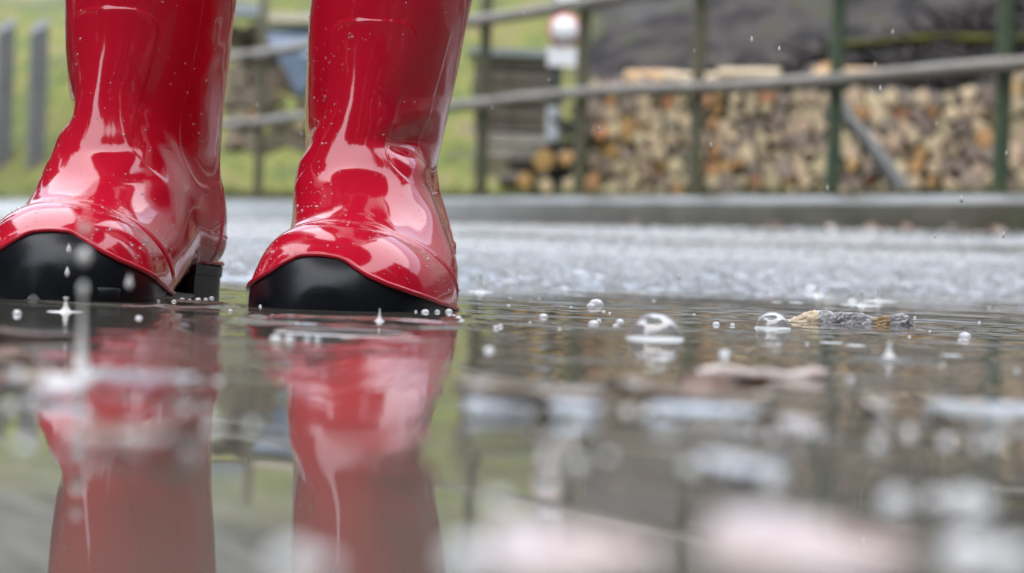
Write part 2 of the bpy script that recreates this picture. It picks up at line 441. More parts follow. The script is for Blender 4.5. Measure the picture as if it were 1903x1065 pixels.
NU, NV = 460, 300
def boot_surface(medial, lean, shift, folds, seed):
    """medial: +1/-1, the local x side of the big toe; lean: sideways lean of the shaft"""
    ks = boot_keys()
    mid = np.stack([(ks[:, 0] * .65 + ks[:, 2] * .35), (ks[:, 1] * .65 + ks[:, 3] * .35)], 1)
    s = np.concatenate([[0], np.cumsum(np.linalg.norm(np.diff(mid, axis=0), axis=1) + .0015)])
    su = np.linspace(0, 1, NU); su = s[-1] * (0.30 * su ** 2.2 + .70 * su) ; su = su / su[-1] * s[-1]
    C = [pchip(s, ks[:, i], su) for i in range(8)]
    ker = np.hanning(13); ker /= ker.sum()
    for i in range(8):
        if i in (0, 1, 2, 3, 4):
            c = np.concatenate([np.full(6, C[i][0]), C[i], np.full(6, C[i][-1])]); c2 = np.convolve(c, ker, 'valid')
            wgt = smooth(.055, .09, su); C[i] = C[i] * (1 - wgt) + c2 * wgt
    Ty, Tz, By, Bz, Wd, M, n1, n2 = [c[:, None] for c in C]
    phi = (np.arange(NV) / NV * 2 * math.pi)[None, :]
    cp, sp = np.cos(phi), np.sin(phi)
    nn = np.where(cp > 0, n1, n2)
    ca = np.sign(cp) * np.abs(cp) ** (2 / nn); sa = np.sign(sp) * np.abs(sp) ** (2 / nn)
    along = np.where(ca > 0, M + (1 - M) * ca, M + M * ca)
    x = Wd * sa; y = By + (Ty - By) * along; z = Bz + (Tz - Bz) * along
    # toe bends to the big-toe side
    x = x + medial * .012 * smooth(.06, .18, y) * smooth(.14, .07, z)
    P = np.stack([x, y, z], -1)
    P[0] = P[0].mean(0)[None]
    x, y, z = P[..., 0], P[..., 1], P[..., 2]
    def normals(P):
        du = np.gradient(P, axis=0); dv = np.roll(P, -1, 1) - np.roll(P, 1, 1)
        N = np.cross(dv, du); N /= np.linalg.norm(N, axis=-1)[..., None] + 1e-12
        if (N[NU // 2, 0] * np.array([0, 1, .3])).sum() < 0: N = -N
        return N
    N = normals(P)
    D = np.zeros(x.shape)
    front = smooth(-.005, .02, y)
    # double welt across the vamp
    for off, A, sg in ((0, .0011, .0011), (.0055, .0007, .0012)):
        f = (y + off - (.124 - 1.05 * (.058 - z) - 4.0 * (.058 - z) * np.clip(.058 - z, 0, 1))) / 1.3
        D += A * np.exp(-(f / sg) ** 2) * smooth(.016, .024, z)
    # toe box a little fuller in front of the welt
    # raised tongue panel up the front of the shaft
    hw = .0262 - .006 * smooth(.165, .120, z) + .02 * smooth(.10, .07, z)
    dx, dz = np.abs(x) - (hw - .012), z - (.176 - .012)
    sd = np.hypot(np.clip(dx, 0, 9), np.clip(dz, 0, 9)) + np.minimum(np.maximum(dx, dz), 0) - .012
    D += (.0005 * smooth(.0010, -.0010, sd) + .0003 * np.exp(-((sd + .0004) / .0010) ** 2) * (.25 + .75 * smooth(.155, .17, z))) * front * smooth(.068, .085, z)
    # U shaped side panels and heel counter
    side = smooth(.35, .6, np.abs(N[..., 0]))
    dy, dz = np.abs(y + .012) - (.034 - .03), (.078 + .03) - z
    sd = np.hypot(np.clip(dy, 0, 9), np.clip(dz, 0, 9)) + np.minimum(np.maximum(dy, dz), 0) - .03
    D += (-.0005 * smooth(.0009, -.0009, sd) + .0005 * np.exp(-(sd / .0010) ** 2) * (.2 + .8 * smooth(.12, .10, z))) * side
    f = (y + .030 + .35 * (z - .03)) / 1.06
    D += .0008 * np.exp(-(f / .0009) ** 2) * smooth(.088, .08, z) * smooth(.03, .036, z)
    D += .0007 * smooth(-.001, .001, -f) * smooth(.09, .07, z)
    # soft folds of the rubber
    for (cx, cy, cz), (nx, ny, nz), A, s1, s2 in folds:
        nv_ = np.array([nx, ny, nz], float); nv_ /= np.linalg.norm(nv_)
        d = P - np.array([cx, cy, cz]); a = d @ nv_; t = np.sqrt(np.maximum((d * d).sum(-1) - a * a, 0))
        D += A * np.exp(-(a / s1) ** 2 - (t / s2) ** 2)
    th = phi / (2 * math.pi) * 12 + 0 * su[:, None]
    D += (vnoise(x * 38 + seed, z * 30 + y * 20) * .0013 + vnoise(x * 90 + seed * 2, (z + y) * 70) * .00035) * smooth(.03, .07, z)
    P = P + N * D[..., None]
    # lean of the leg
    P[..., 0] += lean * np.clip(z - .05, 0, 1) ** 1.15 * 1.35 + shift * smooth(.03, .10, z) * smooth(-.11, .0, y + (z > .05) * .1)
    return P, normals(P)

def cap_edge(P, medial):
    """height of the black toe cap's upper edge at each surface point"""
    ax = medial * .017
    th = np.degrees(np.arctan2(np.abs(P[..., 0] - ax), P[..., 1] - .095))
    e = np.interp(th, [0, 8, 12, 16, 20, 28, 40, 60, 85, 110, 180], [.0408, .0402, .0385, .0345, .0310, .0265, .0222, .0170, .0135, .012, .012])
    e = np.where(P[..., 1] < .0, .012, e)
    return e

def droplets(P, N, black, count, rnd, bias):
    mb = MB(); got = 0
    zmax = .21
    prof = [(1.0, 0.0), (.9, .32), (.62, .58), (.28, .70), (0.001, .74)]
    nr = 7
    th = np.arange(nr) * 6.2832 / nr
    while got < count:
        i = rnd.integers(40, NU - 2); j = rnd.integers(0, NV)
        p = P[i, j]
        if p[2] > zmax or p[1] < -.03 or black[i, j] or rnd.random() > bias(p, N[i, j]): continue
        n = N[i, j]; a = np.cross(n, [0.3, .2, 1]); a /= np.linalg.norm(a); b = np.cross(n, a)
        r = .0004 + .0005 * rnd.random() ** 2 + (.0008 * rnd.random() if rnd.random() < .10 else 0)
        v = np.concatenate([p + r * q * (np.cos(th)[:, None] * a + np.sin(th)[:, None] * b) + n * r * hgt for q, hgt in prof])
        mb.add(v, grid_quads(len(prof), nr, True)); got += 1
    return mb.mesh('water_droplets')

m_red = material('red_rubber', (0.54, 0.007, 0.026), 0.11, spec=0.5, coat=0.5, coat_rough=0.035, var=(0.60, 0.009, 0.032), scale=14)
m_black = material('black_rubber', (0.005, 0.006, 0.008), 0.30, spec=.32, var=(.007, .008, .011), scale=30, bump=.12, bump_scale=500)
def film_material(name, k1, k0, haze):
    m = bpy.data.materials.new(name); m.use_nodes = True
    nt = m.node_tree; nt.nodes.clear(); L = nt.links.new
    out = nd(nt, 'ShaderNodeOutputMaterial'); mix = nd(nt, 'ShaderNodeMixShader'); tr_ = nd(nt, 'ShaderNodeBsdfTransparent'); gl = nd(nt, 'ShaderNodeBsdfGlossy')
    gl.inputs['Roughness'].default_value = .03; tr_.inputs['Color'].default_value = (.97, .97, .97, 1)
    fr = nd(nt, 'ShaderNodeLayerWeight'); fr.inputs['Blend'].default_value = .35
    mu = nd(nt, 'ShaderNodeMath', operation='MULTIPLY_ADD'); mu.inputs[1].default_value = k1; mu.inputs[2].default_value = k0; mu.use_clamp = True
    L(fr.outputs['Facing'], mu.inputs[0]); L(mu.outputs[0], mix.inputs[0]); L(tr_.outputs[0], mix.inputs[1]); L(gl.outputs[0], mix.inputs[2])
    df = nd(nt, 'ShaderNodeBsdfDiffuse'); df.inputs['Color'].default_value = (.8, .8, .8, 1); mx2 = nd(nt, 'ShaderNodeMixShader'); mx2.inputs[0].default_value = haze
    L(mix.outputs[0], mx2.inputs[1]); L(df.outputs[0], mx2.inputs[2]); L(mx2.outputs[0], out.inputs['Surface'])
    return m
m_drop = film_material('clear_water_drop', .45, .12, .05)
m_lining = material('grey_lining', (.25, .25, .25), .9)

def build_boot(label, loc, rz, pitch, medial, lean, shift, folds, seed, drop_bias, heel_x=0.0):
    root = bpy.data.objects.new('rubber_boot', None); COL.objects.link(root)
    root.location = loc; root.rotation_euler = (pitch, 0, rz)
    tag(root, label, 'boot', 'pair of red rubber boots standing in the puddle')
    P, N = boot_surface(medial, lean, shift, folds, seed)
    E = cap_edge(P, medial)
    black = P[..., 2] < E
    q = grid_quads(NU, NV, True)
    bl = black.reshape(-1)[q].sum(1) >= 2
    zq = P[..., 2].reshape(-1)[q].mean(1); yq = P[..., 1].reshape(-1)[q].mean(1)
    V = P.reshape(-1, 3)
    def sub(name, fq, verts):
        u_, inv = np.unique(fq, return_inverse=True)
        return np_mesh(name, verts[u_], inv.reshape(-1, 4))
    # red upper with turned-in top edge and inside
    extra = []
    c = P[-1].mean(0)
    for k, (sh, dz_) in enumerate([(.985, .0012), (.965, .0), (.945, -.004), (.88, -.03), (.76, -.10), (.2, -.11)]):
        rim = c + (P[-1] - c) * np.array([sh, sh, 0]); rim[:, 2] = P[-1][:, 2].mean() + dz_; extra.append(rim)
    V2 = np.concatenate([V] + extra); n0 = (NU - 1) * NV
    q2 = grid_quads(len(extra) + 1, NV, True) + n0
    link('upper', sub('upper', np.concatenate([q[~bl], q2]), V2), m_red, root)
    # black toe cap and side of the sole, slightly proud of the upper
    Vb = (P - N * .0004).reshape(-1, 3)
    link('toe_cap', sub('toe_cap', q[bl], Vb), m_black, root)
    # raised red piping that runs along the edge of the toe cap
    left, right = [], []
    ring = (np.arange(NV + 1) + NV // 2) % NV
    for i in range(1, NU):
        if P[i, NV // 4, 1] < -.02: break
        d = P[i, ring, 2] - E[i, ring]
        up = np.where((d[:-1] <= 0) & (d[1:] > 0))[0]; dn = np.where((d[:-1] > 0) & (d[1:] <= 0))[0]
        if len(up) == 0 or len(dn) == 0: continue
        for k, dst in ((up[0], left), (dn[-1], right)):
            t = d[k] / (d[k] - d[k + 1]); a_, b_ = ring[k], ring[k + 1]
            p = P[i, a_] * (1 - t) + P[i, b_] * t + N[i, a_] * .0006
            if p[1] > 0: dst.append(p)
    path = np.concatenate([np.array(left)[::-1], np.array(right)])
    # even resampling and smoothing
    s = np.concatenate([[0], np.cumsum(np.linalg.norm(np.diff(path, axis=0), axis=1))])
    t = np.linspace(0, s[-1], 420); path = np.stack([np.interp(t, s, path[:, k]) for k in range(3)], 1)
    ker = np.hanning(9); ker /= ker.sum()
    pp = np.pad(path, ((4, 4), (0, 0)), 'edge'); path = np.stack([np.convolve(pp[:, k], ker, 'valid') for k in range(3)], 1)
    mb = MB(); mb.tube(path - [0, 0, .0004], .0015, 10); link('piping', mb.mesh('piping'), m_red, root)
    # outsole under the forefoot
    yy = np.concatenate([np.linspace(-.01, .15, 24), .15 + .0265 * np.sin(np.linspace(0.1, 1.5708, 14))])
    wid = np.interp(yy, [-.01, .02, .06, .09, .12, .15], [.034, .037, .0465, .0515, .0515, .043])
    wid = np.where(yy > .15, .043 * np.sqrt(np.clip(1 - ((yy - .15) / .0267) ** 2, 0, 1)), wid)
    ctr = medial * .012 * smooth(.06, .18, yy)
    outl = np.concatenate([np.stack([ctr + wid, yy], 1), np.stack([ctr - wid, yy], 1)[::-1]])
    c2 = outl.mean(0); rings = []
    for sc_, z in ((.2, -.001), (.97, -.001), (1.0, .002), (1.0, .011), (.95, .013), (.2, .013)):
        rings.append(np.concatenate([c2 + (outl - c2) * sc_, np.full((len(outl), 1), z)], 1))
    link('outsole', np_mesh('outsole', np.concatenate(rings), grid_quads(len(rings), len(outl), True)[:, ::-1]), m_black, root)
    # heel block with a lip along its top
    a = np.linspace(-1.5708, 1.5708, 25)
    back = np.stack([.0345 * np.sin(a), -.050 - .0325 * np.clip(np.cos(a), 0, 1) ** .8], 1)
    hout = np.concatenate([back, np.array([[.0342, -.03], [.0338, -.013], [.031, -.010], [-.031, -.010], [-.0338, -.013], [-.0342, -.03]])])
    hout = hout + [heel_x, 0]
    hc = hout.mean(0); rings = []
    for sc_, z in ((.1, -.001), (.97, -.001), (.985, .003), (1.0, .0245), (1.035, .0255), (1.04, .031), (1.0, .0325), (.1, .0325)):
        rings.append(np.concatenate([hc + (hout - hc) * sc_, np.full((len(hout), 1), z)], 1))
    link('heel', np_mesh('heel', np.concatenate(rings), grid_quads(len(rings), len(hout), True), smooth_shade=False), m_black, root)
    mb = MB(); hh_ = np.concatenate([hout[29:], hout[:27]]); hp = np.concatenate([hc + (hh_ - hc) * 1.03, np.full((len(hh_), 1), .0335)], 1); mb.tube(hp, .0014, 8)
    link('heel_piping', mb.mesh('heel_piping'), m_red, root)
    rnd = np.random.default_rng(int(seed * 10))
    d = link('water_droplets', droplets(P, N, black, 520, rnd, drop_bias), m_drop, root, kind='stuff')
    return root

folds_r = [((-.030, .045, .108), (.1, 0, 1), -.0065, .007, .022), ((-.034, .035, .092), (.2, 0, 1), .0036, .008, .020), ((-.032, .03, .125), (0, 0, 1), .0018, .008, .02),
           ((.036, .03, .105), (-.3, 0, 1), -.002, .006, .02), ((0.0, .075, .083), (0, .5, 1), -.0012, .007, .02), ((.012, .085, .072), (.4, .6, 1), .0012, .006, .016),
           ((-.03, .08, .062), (.7, .3, 1), -.0012, .007, .02), ((-.035, .06, .06), (.9, .2, 1), .0009, .007, .02)]
folds_l = [((.036, .04, .118), (-.35, 0, 1), -.0034, .008, .024), ((.038, .03, .104), (-.2, 0, 1), .0028, .008, .022), ((-.028, .07, .078), (.7, .2, 1), -.0012, .007, .022),
           ((-.034, .055, .068), (.9, .2, 1), .0008, .007, .02), ((.0, .08, .080), (.2, .5, 1), -.0012, .006, .018), ((-.01, .072, .092), (0, .2, 1), -.0012, .006, .018)]
build_boot('red rubber boot on the right, whole black toe cap facing us', (-.0750, 1.283, -.0115), math.pi + R(-4.0), 0.0, 1, -.105, .0200, folds_r, 3.1,
           lambda p, n: .12 + (.75 if p[0] > .018 else 0) + (.35 if p[2] < .075 else 0))
build_boot('red rubber boot on the left, turned so its heel block shows', (-.2270, 1.285, -.0112), math.pi + R(-11.5), R(2.7), -1, -.02, .006, folds_l, 5.7,
           lambda p, n: .15 + (.45 if p[2] < .08 else 0) + (.3 if p[0] < -.02 else 0), .003)

# ------------------------------------------------------------------ fence of posts and rails behind the kerb
m_post = material('mossy_green_post', (.08, .085, .045), .5, var=(.115, .105, .06), scale=7, per_obj=.2, bump=.3, bump_scale=40)
m_post2 = material('green_painted_post', (.045, .08, .045), .4, var=(.075, .09, .05), scale=7, bump=.2, bump_scale=40)
m_rail = material('weathered_wood_rail', (.16, .135, .10), .4, var=(.23, .21, .18), scale=6, spec=.6, bump=.3, bump_scale=40, stops=[(.28, (.10, .10, .045))])
fence = bpy.data.objects.new('fence', None); COL.objects.link(fence)
fp0 = Vector((FX0, FY0, 0)); fence.location = (FX0, FY0, VERGE_Z)
tag(fence, 'mossy post and rail fence running along the kerb', 'fence')
for i in range(-5, 7):
    d = fdir * (SPAN * i)
    z0 = float(ground_height(np.array(FX0 + d.x), np.array(FY0 + d.y))) - VERGE_Z
    mb = MB(); r = .039
    hgt = 1.72
    mb.lathe([(.001, -.3), (r, -.3), (r * 1.02, 0), (r, .5), (r * .98, 1.2), (r * .97, hgt - .01), (r * .8, hgt), (.001, hgt + .004)], 14)
    link('post', mb.mesh('post'), m_post2 if i >= 3 else m_post, fence, (d.x, d.y, z0))
for zc, r in ((.60, .036), (1.14, .038)):
    for a, b in ((-5, -3), (-3, -1), (-1, 1), (1, 3), (3, 6)):
        t = np.linspace(a, b, 14)
        pts = [(fdir.x * SPAN * q + fnor.x * .065, fdir.y * SPAN * q + fnor.y * .065, zc + .01 * math.sin(q * 2.1 + zc * 9) - .012 * max(q - 1, 0)) for q in t]
        mb = MB(); mb.tube(pts, r * (1 + .05 * np.sin(t * 5 + zc)), 12); link('rail', mb.mesh('rail'), m_rail, fence)

# two grey wooden posts at the left
m_grey = material('weathered_grey_wood', (.085, .085, .085), .7, var=(.13, .13, .125), scale=9, bump=.3, bump_scale=50)
def on_ground(px, py, a=14.0, b=60.0):
    d = ray(px, py)
    for D in np.arange(a, b, .05):
        p = Vector((0, 0, CAM_Z)) + d * (D / d.y)
        if float(ground_height(np.array(p.x), np.array(p.y))) > p.z and beyond(p.x, p.y) > .2: return p
    return p
for px, top, lab in ((72, 66, 'grey wooden post with slanted top left of the boots'), (4, 64, 'grey wooden post cut by the left picture edge')):
    p = on_ground(px + (-6 if px > 50 else 0), 308); gz = float(ground_height(np.array(p.x), np.array(p.y)))
    zt = at(px, top, p.y).z
    b = 15.5 * p.y / F_PX; h = zt - gz
    v = [(-b, -b, -.2), (b, -b, -.2), (b, b, -.2), (-b, b, -.2), (-b, -b, h), (b, -b, h + 1.3 * b), (b, b, h + 2.3 * b), (-b, b, h + 1.1 * b)]
    o = link('wooden_post', np_mesh('wooden_post', v, [(0, 3, 2, 1), (4, 5, 6, 7), (0, 1, 5, 4), (1, 2, 6, 5), (2, 3, 7, 6), (3, 0, 4, 7)], smooth_shade=False), m_grey, None, (p.x, p.y, gz))
    o.rotation_euler = (0, 0, R(20))
    tag(o, lab, 'post', 'grey wooden posts on the grass')

# ------------------------------------------------------------------ road sign behind the fence
m_white = material('white_sign_paint', (.80, .80, .80), .35)
m_redp = material('red_sign_paint', (.62, .16, .16), .35)
m_pole = material('dark_steel_pole', (.035, .045, .045), .4)
m_box = material('pale_grey_box', (.42, .45, .46), .5)
SY = 15.0
foot = at(1027, 330, SY); gz = float(ground_height(np.array(foot.x), np.array(foot.y)))
sign = bpy.data.objects.new('road_sign', None); COL.objects.link(sign); sign.location = (foot.x, foot.y, gz)
tag(sign, 'round white road sign with red rim and white plates on a pole', 'sign')
mb = MB(); mb.tube([(0, 0, -.2), (0, 0, .8), (0, 0, 1.95)], .038, 12); link('pole', mb.mesh('pole'), m_pole, sign)
def rel(px, py): return at(px, py, SY) - sign.location
c = rel(1048, 58)
def disc(name, r, mat, y, par):
    th = np.arange(32) * 6.2832 / 32; v = []
    for rr, yy in ((.001, y - .004), (r * .99, y - .004), (r, y), (r, y + .004), (.001, y + .004)):
        v += [(rr * math.cos(a), yy, rr * math.sin(a)) for a in th]
    return link(name, np_mesh(name, v, grid_quads(5, 32, True)), mat, par)
dd = disc('sign_disc', .118, m_redp, -.055, sign); dd.location = (c.x, 0, c.z)
de = disc('sign_face', .095, m_white, -.064, dd)
def plate(name, px, py, w, h, mat, y=-.055, t=.008):
    c = rel(px, py); mb = MB(); mb.box((c.x, y, c.z), (w, t, h)); return link(name, mb.mesh(name, False), mat, sign)
plate('lower_plate', 1044, 107, .20, .13, m_white)
plate('upper_plate', 1058, -6, .17, .16, m_white)
plate('meter_box', 1026, 232, .085, .24, m_box, -.09, .1)

# ------------------------------------------------------------------ woodpile
m_bark = material('log_bark', (.06, .045, .035), .8, var=(.11, .085, .065), scale=25, bump=.6, bump_scale=60, per_obj=.3)
m_cut = material('sawn_log_end', (.52, .39, .22), .6, var=(.64, .52, .34), scale=18, per_obj=.30)
m_cut_o = material('fresh_orange_log_end', (.50, .25, .09), .6, var=(.58, .36, .16), scale=18, per_obj=.25)
m_cut_d = material('weathered_log_end', (.24, .19, .14), .7, var=(.34, .27, .20), scale=18, per_obj=.35)
def log_mesh(name, n, squash, split, mc):
    lr = np.random.default_rng(n * 7 + int(squash * 50) + split)
    th = np.arange(n) * 6.2832 / n
    rad = 1 + .10 * lr.normal(size=n)
    if split == 1: rad *= np.where(np.sin(th) > 0, 1.0, .42)
    if split == 2: rad *= np.clip(1.0 / np.maximum(np.abs(np.cos((th % 2.094) - 1.047)), .5) * .62, .5, 1.2)
    v = []
    for y, s in ((.0, .94), (.03, 1.0), (.5, 1.02), (1.0, .97)):
        v += [(s * rad[k] * math.cos(th[k]) * squash, y, s * rad[k] * math.sin(th[k])) for k in range(n)]
    v += [(0, -.012, 0), (0, 1.0, 0)]
    q = grid_quads(4, n, True)
    t = [(4 * n, k, (k + 1) % n) for k in range(n)] + [(4 * n + 1, 3 * n + (k + 1) % n, 3 * n + k) for k in range(n)]
    me = np_mesh(name, v, q, t, False)
    me.materials.append(m_bark); me.materials.append(mc)
    me.polygons.foreach_set('material_index', np.array([0] * len(q) + [1] * len(t), dtype=np.int32)); me.update()
    return me
protos = [log_mesh('log', n, s, k, mc) for n, s, k, mc in ((11, 1, 0, m_cut), (9, .9, 0, m_cut), (10, 1, 1, m_cut), (9, 1, 2, m_cut), (11, 1.05, 0, m_cut_d), (10, .95, 1, m_cut_o), (9, 1, 2, m_cut_d), (12, 1, 0, m_cut_o))]
me_ = log_mesh('log', 12, 1.0, 0, m_cut_o); me_.materials[0] = material('peeled_orange_log', (.42, .24, .10), .6, var=(.54, .36, .18), scale=12); protos.append(me_)
me_ = log_mesh('log', 11, 1.0, 0, m_cut); me_.materials[0] = material('peeled_pale_log', (.42, .32, .19), .6, var=(.52, .42, .27), scale=12); protos.append(me_)
pa, pb = at(1082, 362, 14.0), at(2000, 372, 12.2)
pdir = Vector((pb.x - pa.x, pb.y - pa.y, 0)); plen = pdir.length; pdir.normalize()
prot = math.atan2(pdir.y, pdir.x)
lr = np.random.default_rng(21)
row, z, count = 0, 0.045, 0
def place_log(p, r, L, rot, tilt, k, label, group):
    o = link('log', protos[k]); o.location = p; o.scale = (r, L, r); o.rotation_euler = (tilt, lr.uniform(0, 6.28), rot)
    o.rotation_mode = 'XYZ'
    return tag(o, label, 'log', group)
while z < .80:
    u = lr.uniform(0, .06)
    while u < plen:
        r = lr.uniform(.040, .070)
        topz = .735 + .05 * math.sin(u * 2.2) + .03 * math.sin(u * 7)
        if z > topz: u += 2 * r; continue
        w = lr.random()
        k = 4 if w < .16 else 6 if w < .28 else 5 if w < .36 else 7 if w < .42 else int(lr.integers(0, 4))
        p = pa + pdir * (u + r); g = float(ground_height(np.array(p.x), np.array(p.y)))
        o = link('log', protos[k]); o.location = (p.x, p.y + lr.uniform(-.035, .035), g + z + lr.uniform(-.014, .014))
        o.scale = (r * 1.12, .42, r * 1.14 * lr.uniform(.9, 1.1)); o.rotation_euler = (0, 0, prot + lr.normal(0, .06))
        sx_ = W_PX / 2 + F_PX * p.x / p.y - 12
        bay = 'left of the second fence post' if sx_ < 1078 else 'between the second and third fence posts' if sx_ < 1290 else 'between the third and fourth fence posts' if sx_ < 1555 else 'between the fourth and fifth fence posts' if sx_ < 1868 else 'right of the fifth fence post'
        tone = {4: 'grey weathered', 6: 'grey weathered', 5: 'split orange', 7: 'round orange', 2: 'pale half-round', 3: 'pale wedge-shaped'}.get(k, 'pale round')
        tag(o, tone + ' log end, row ' + ('one', 'two', 'three', 'four', 'five', 'six', 'seven', 'eight', 'nine', 'ten')[row] + ' from the ground, ' + bay, 'log', 'firewood logs stacked in the long woodpile')
        u += 2 * r * .97; count += 1
    row += 1; z += .085
# loose logs on top and at the left foot of the pile
for px, py, D, r, L, rot, k, lab in (
        (1258, 148, 13.9, .060, .34, 75, 8, 'fresh orange log lying across the top of the woodpile'),
        (1182, 150, 13.95, .052, .30, 20, 7, 'short orange log end on the left top of the woodpile'),
        (1335, 148, 13.7, .045, .36, 80, 9, 'slim tan log lying on the woodpile near the third post'),
        (1450, 140, 13.3, .045, .40, 70, 9, 'pale log lying on the woodpile top left of the fourth post'),
        (1537, 130, 13.2, .055, .30, 12, 7, 'reddish log end standing up on the woodpile beside the fourth post'),
        (1640, 140, 13.0, .045, .42, 76, 8, 'long tan log on the woodpile top right of the fourth post'),
        (1010, 298, 13.9, .085, .34, 30, 7, 'large orange log at the left foot of the woodpile'),
        (1052, 300, 13.95, .080, .34, 10, 5, 'big split orange log beside the second post'),
        (975, 335, 13.9, .060, .30, 25, 7, 'small orange log leftmost on the ground by the woodpile'),
        (1015, 345, 13.8, .052, .30, 15, 0, 'pale log on the ground under the large orange log'),
        (1060, 345, 13.85, .055, .30, 8, 1, 'pale log on the ground beside the second post foot'),
        (1100, 340, 13.75, .055, .3, 8, 7, 'orange log low in the pile right of the second post'),
        (1105, 210, 13.9, .050, .3, 20, 4, 'grey log end high on the left end of the woodpile'),
        (1118, 245, 13.8, .052, .3, 12, 7, 'rusty orange log on the left end of the woodpile')):
    p = at(px, py, D)
    g = float(ground_height(np.array(p.x), np.array(p.y)))
    o = link('log', protos[k]); o.location = (p.x, p.y, max(p.z, g + r * .9)); o.scale = (r, L, r); o.rotation_euler = (0, 0, R(rot) + (0))
    tag(o, lab, 'log', 'loose logs on and beside the woodpile')
# leaning branch in front of the pile, between the fourth and the fifth post
m_branch = material('grey_branch_bark', (.07, .072, .07), .6, var=(.12, .12, .11), scale=20, bump=.4, bump_scale=60)
pts = [at(*q) for q in ((1545, 150, 11.6), (1572, 215, 11.5), (1612, 262, 11.4), (1645, 310, 11.3), (1668, 345, 11.25), (1690, 380, 11.2))]
tt = np.linspace(0, 5, 26); pts = np.stack([np.interp(tt, range(6), [p[k] for p in pts]) for k in range(3)], 1)
mb = MB(); mb.tube(pts, np.linspace(.03, .062, 26), 10); tag(link('branch', mb.mesh('branch'), m_branch), 'curved grey branch leaning on the woodpile by the fourth post', 'branch')
# mossy branch lying in the brush above the pile
m_moss = material('moss', (.03, .03, .018), .9, spec=.1, var=(.085, .09, .015), scale=5, bump=.5, bump_scale=30)
pts = [at(1540 + 70 * k, 80 - 2 * k + 5 * math.sin(k * 1.7), 15.2 - .1 * k) for k in range(8)]
mb = MB(); mb.tube([tuple(p) for p in pts], [.02, .03, .035, .028, .04, .032, .034, .025], 10); tag(link('mossy_branch', mb.mesh('mossy_branch'), m_moss), 'yellow green mossy branch lying above the woodpile', 'branch')
# brushwood: tangle of twigs on the slope behind the pile
mb_v, mb_q = [], []
br = np.random.default_rng(31); n = 9000
px_ = br.uniform(1060, 2250, n); dep = 14.5 + br.random(n) ** 1.6 * 6
for i in range(n):
    D = dep[i]; x = (px_[i] - 951) / F_PX * D
    g = float(ground_height(np.array(x), np.array(D)))
    top = .9 * (1 - .3 * abs(math.sin(x * 2.3))) * min(1, max(0.15, (x - .2) / .5))
    zc = g + br.random() * top * (1.0 if D < 18 else .7)
    L = br.uniform(.2, .8); a = br.uniform(0, 6.283); el = br.normal(.1, .35)
    d = np.array([math.cos(a) * math.cos(el), math.sin(a) * math.cos(el), math.sin(el)]); w = br.uniform(.008, .03)
    s1 = np.cross(d, [0, 0, 1.0]); s1 *= w / (np.linalg.norm(s1) + 1e-9); s2 = np.cross(d, s1); s2 *= w / (np.linalg.norm(s2) + 1e-9)
    c0 = np.array([x, D, zc]) - d * L / 2; c1 = c0 + d * L
    b0 = len(mb_v) * 6
    mb_v.append(np.stack([c0 + s1, c0 - .5 * s1 + .87 * s2, c0 - .5 * s1 - .87 * s2, c1 + s1 * .6, c1 - .3 * s1 + .5 * s2, c1 - .3 * s1 - .5 * s2]))
    mb_q += [(b0, b0 + 1, b0 + 4, b0 + 3), (b0 + 1, b0 + 2, b0 + 5, b0 + 4), (b0 + 2, b0, b0 + 3, b0 + 5)]
m_brush = material('brushwood', (.012, .011, .010), .7, var=(.065, .057, .053), scale=1.3, spec=.1, stops=[(.5, (.035, .030, .028)), (.75, (.055, .062, .018))])
o = link('brushwood', np_mesh('brushwood', np.concatenate(mb_v), mb_q, None, False), m_brush, kind='stuff')
tag(o, 'tangle of grey brown brushwood on the slope behind the woodpile', 'brushwood')

# ------------------------------------------------------------------ plank stack with grey cover, left of the sign
m_plank = material('weathered_plank', (.13, .105, .075), .7, var=(.21, .18, .14), scale=9, per_obj=.35)
m_plank_l = material('pale_plank', (.30, .27, .225), .7, var=(.36, .33, .28), scale=9)
m_cover = material('grey_cover_sheet', (.26, .30, .31), .4, var=(.32, .35, .36), scale=4)
SD = 16.2
rowspec = [(320, 0), (300, 0), (286, 1), (262, 1), (238, 0), (215, 0), (192, 0), (170, 0), (148, 0), (128, 0)]
for i, (py, pale) in enumerate(rowspec):
    for k in range(1):
        c = at(962 + br.uniform(-4, 4), py, SD); mb = MB()
        mb.box((0, 0, 0), (.66 + br.uniform(-.04, .03), .5, .062 if not pale else .075), R(br.uniform(-3, 3)), .003)
        o = link('plank', mb.mesh('plank', False), m_plank_l if pale else m_plank); o.location = c
        if py == 320: o.location.z = max(float(ground_height(np.array(c.x), np.array(c.y))) + .03, c.z)
        tag(o, ('pale grey' if pale else 'brown') + ' plank, ' + ('lowest', 'second', 'third', 'fourth', 'fifth', 'sixth', 'seventh', 'eighth', 'ninth', 'topmost')[i] + ' in the stack left of the sign', 'plank', 'planks stacked left of the sign')
c = at(962, 104, SD); mb = MB(); mb.box((0, 0, 0), (.76, .62, .05), R(2), .004)
o = link('cover_sheet', mb.mesh('cover_sheet', False), m_cover); o.location = c; tag(o, 'flat grey sheet covering the plank stack left of the sign', 'sheet')

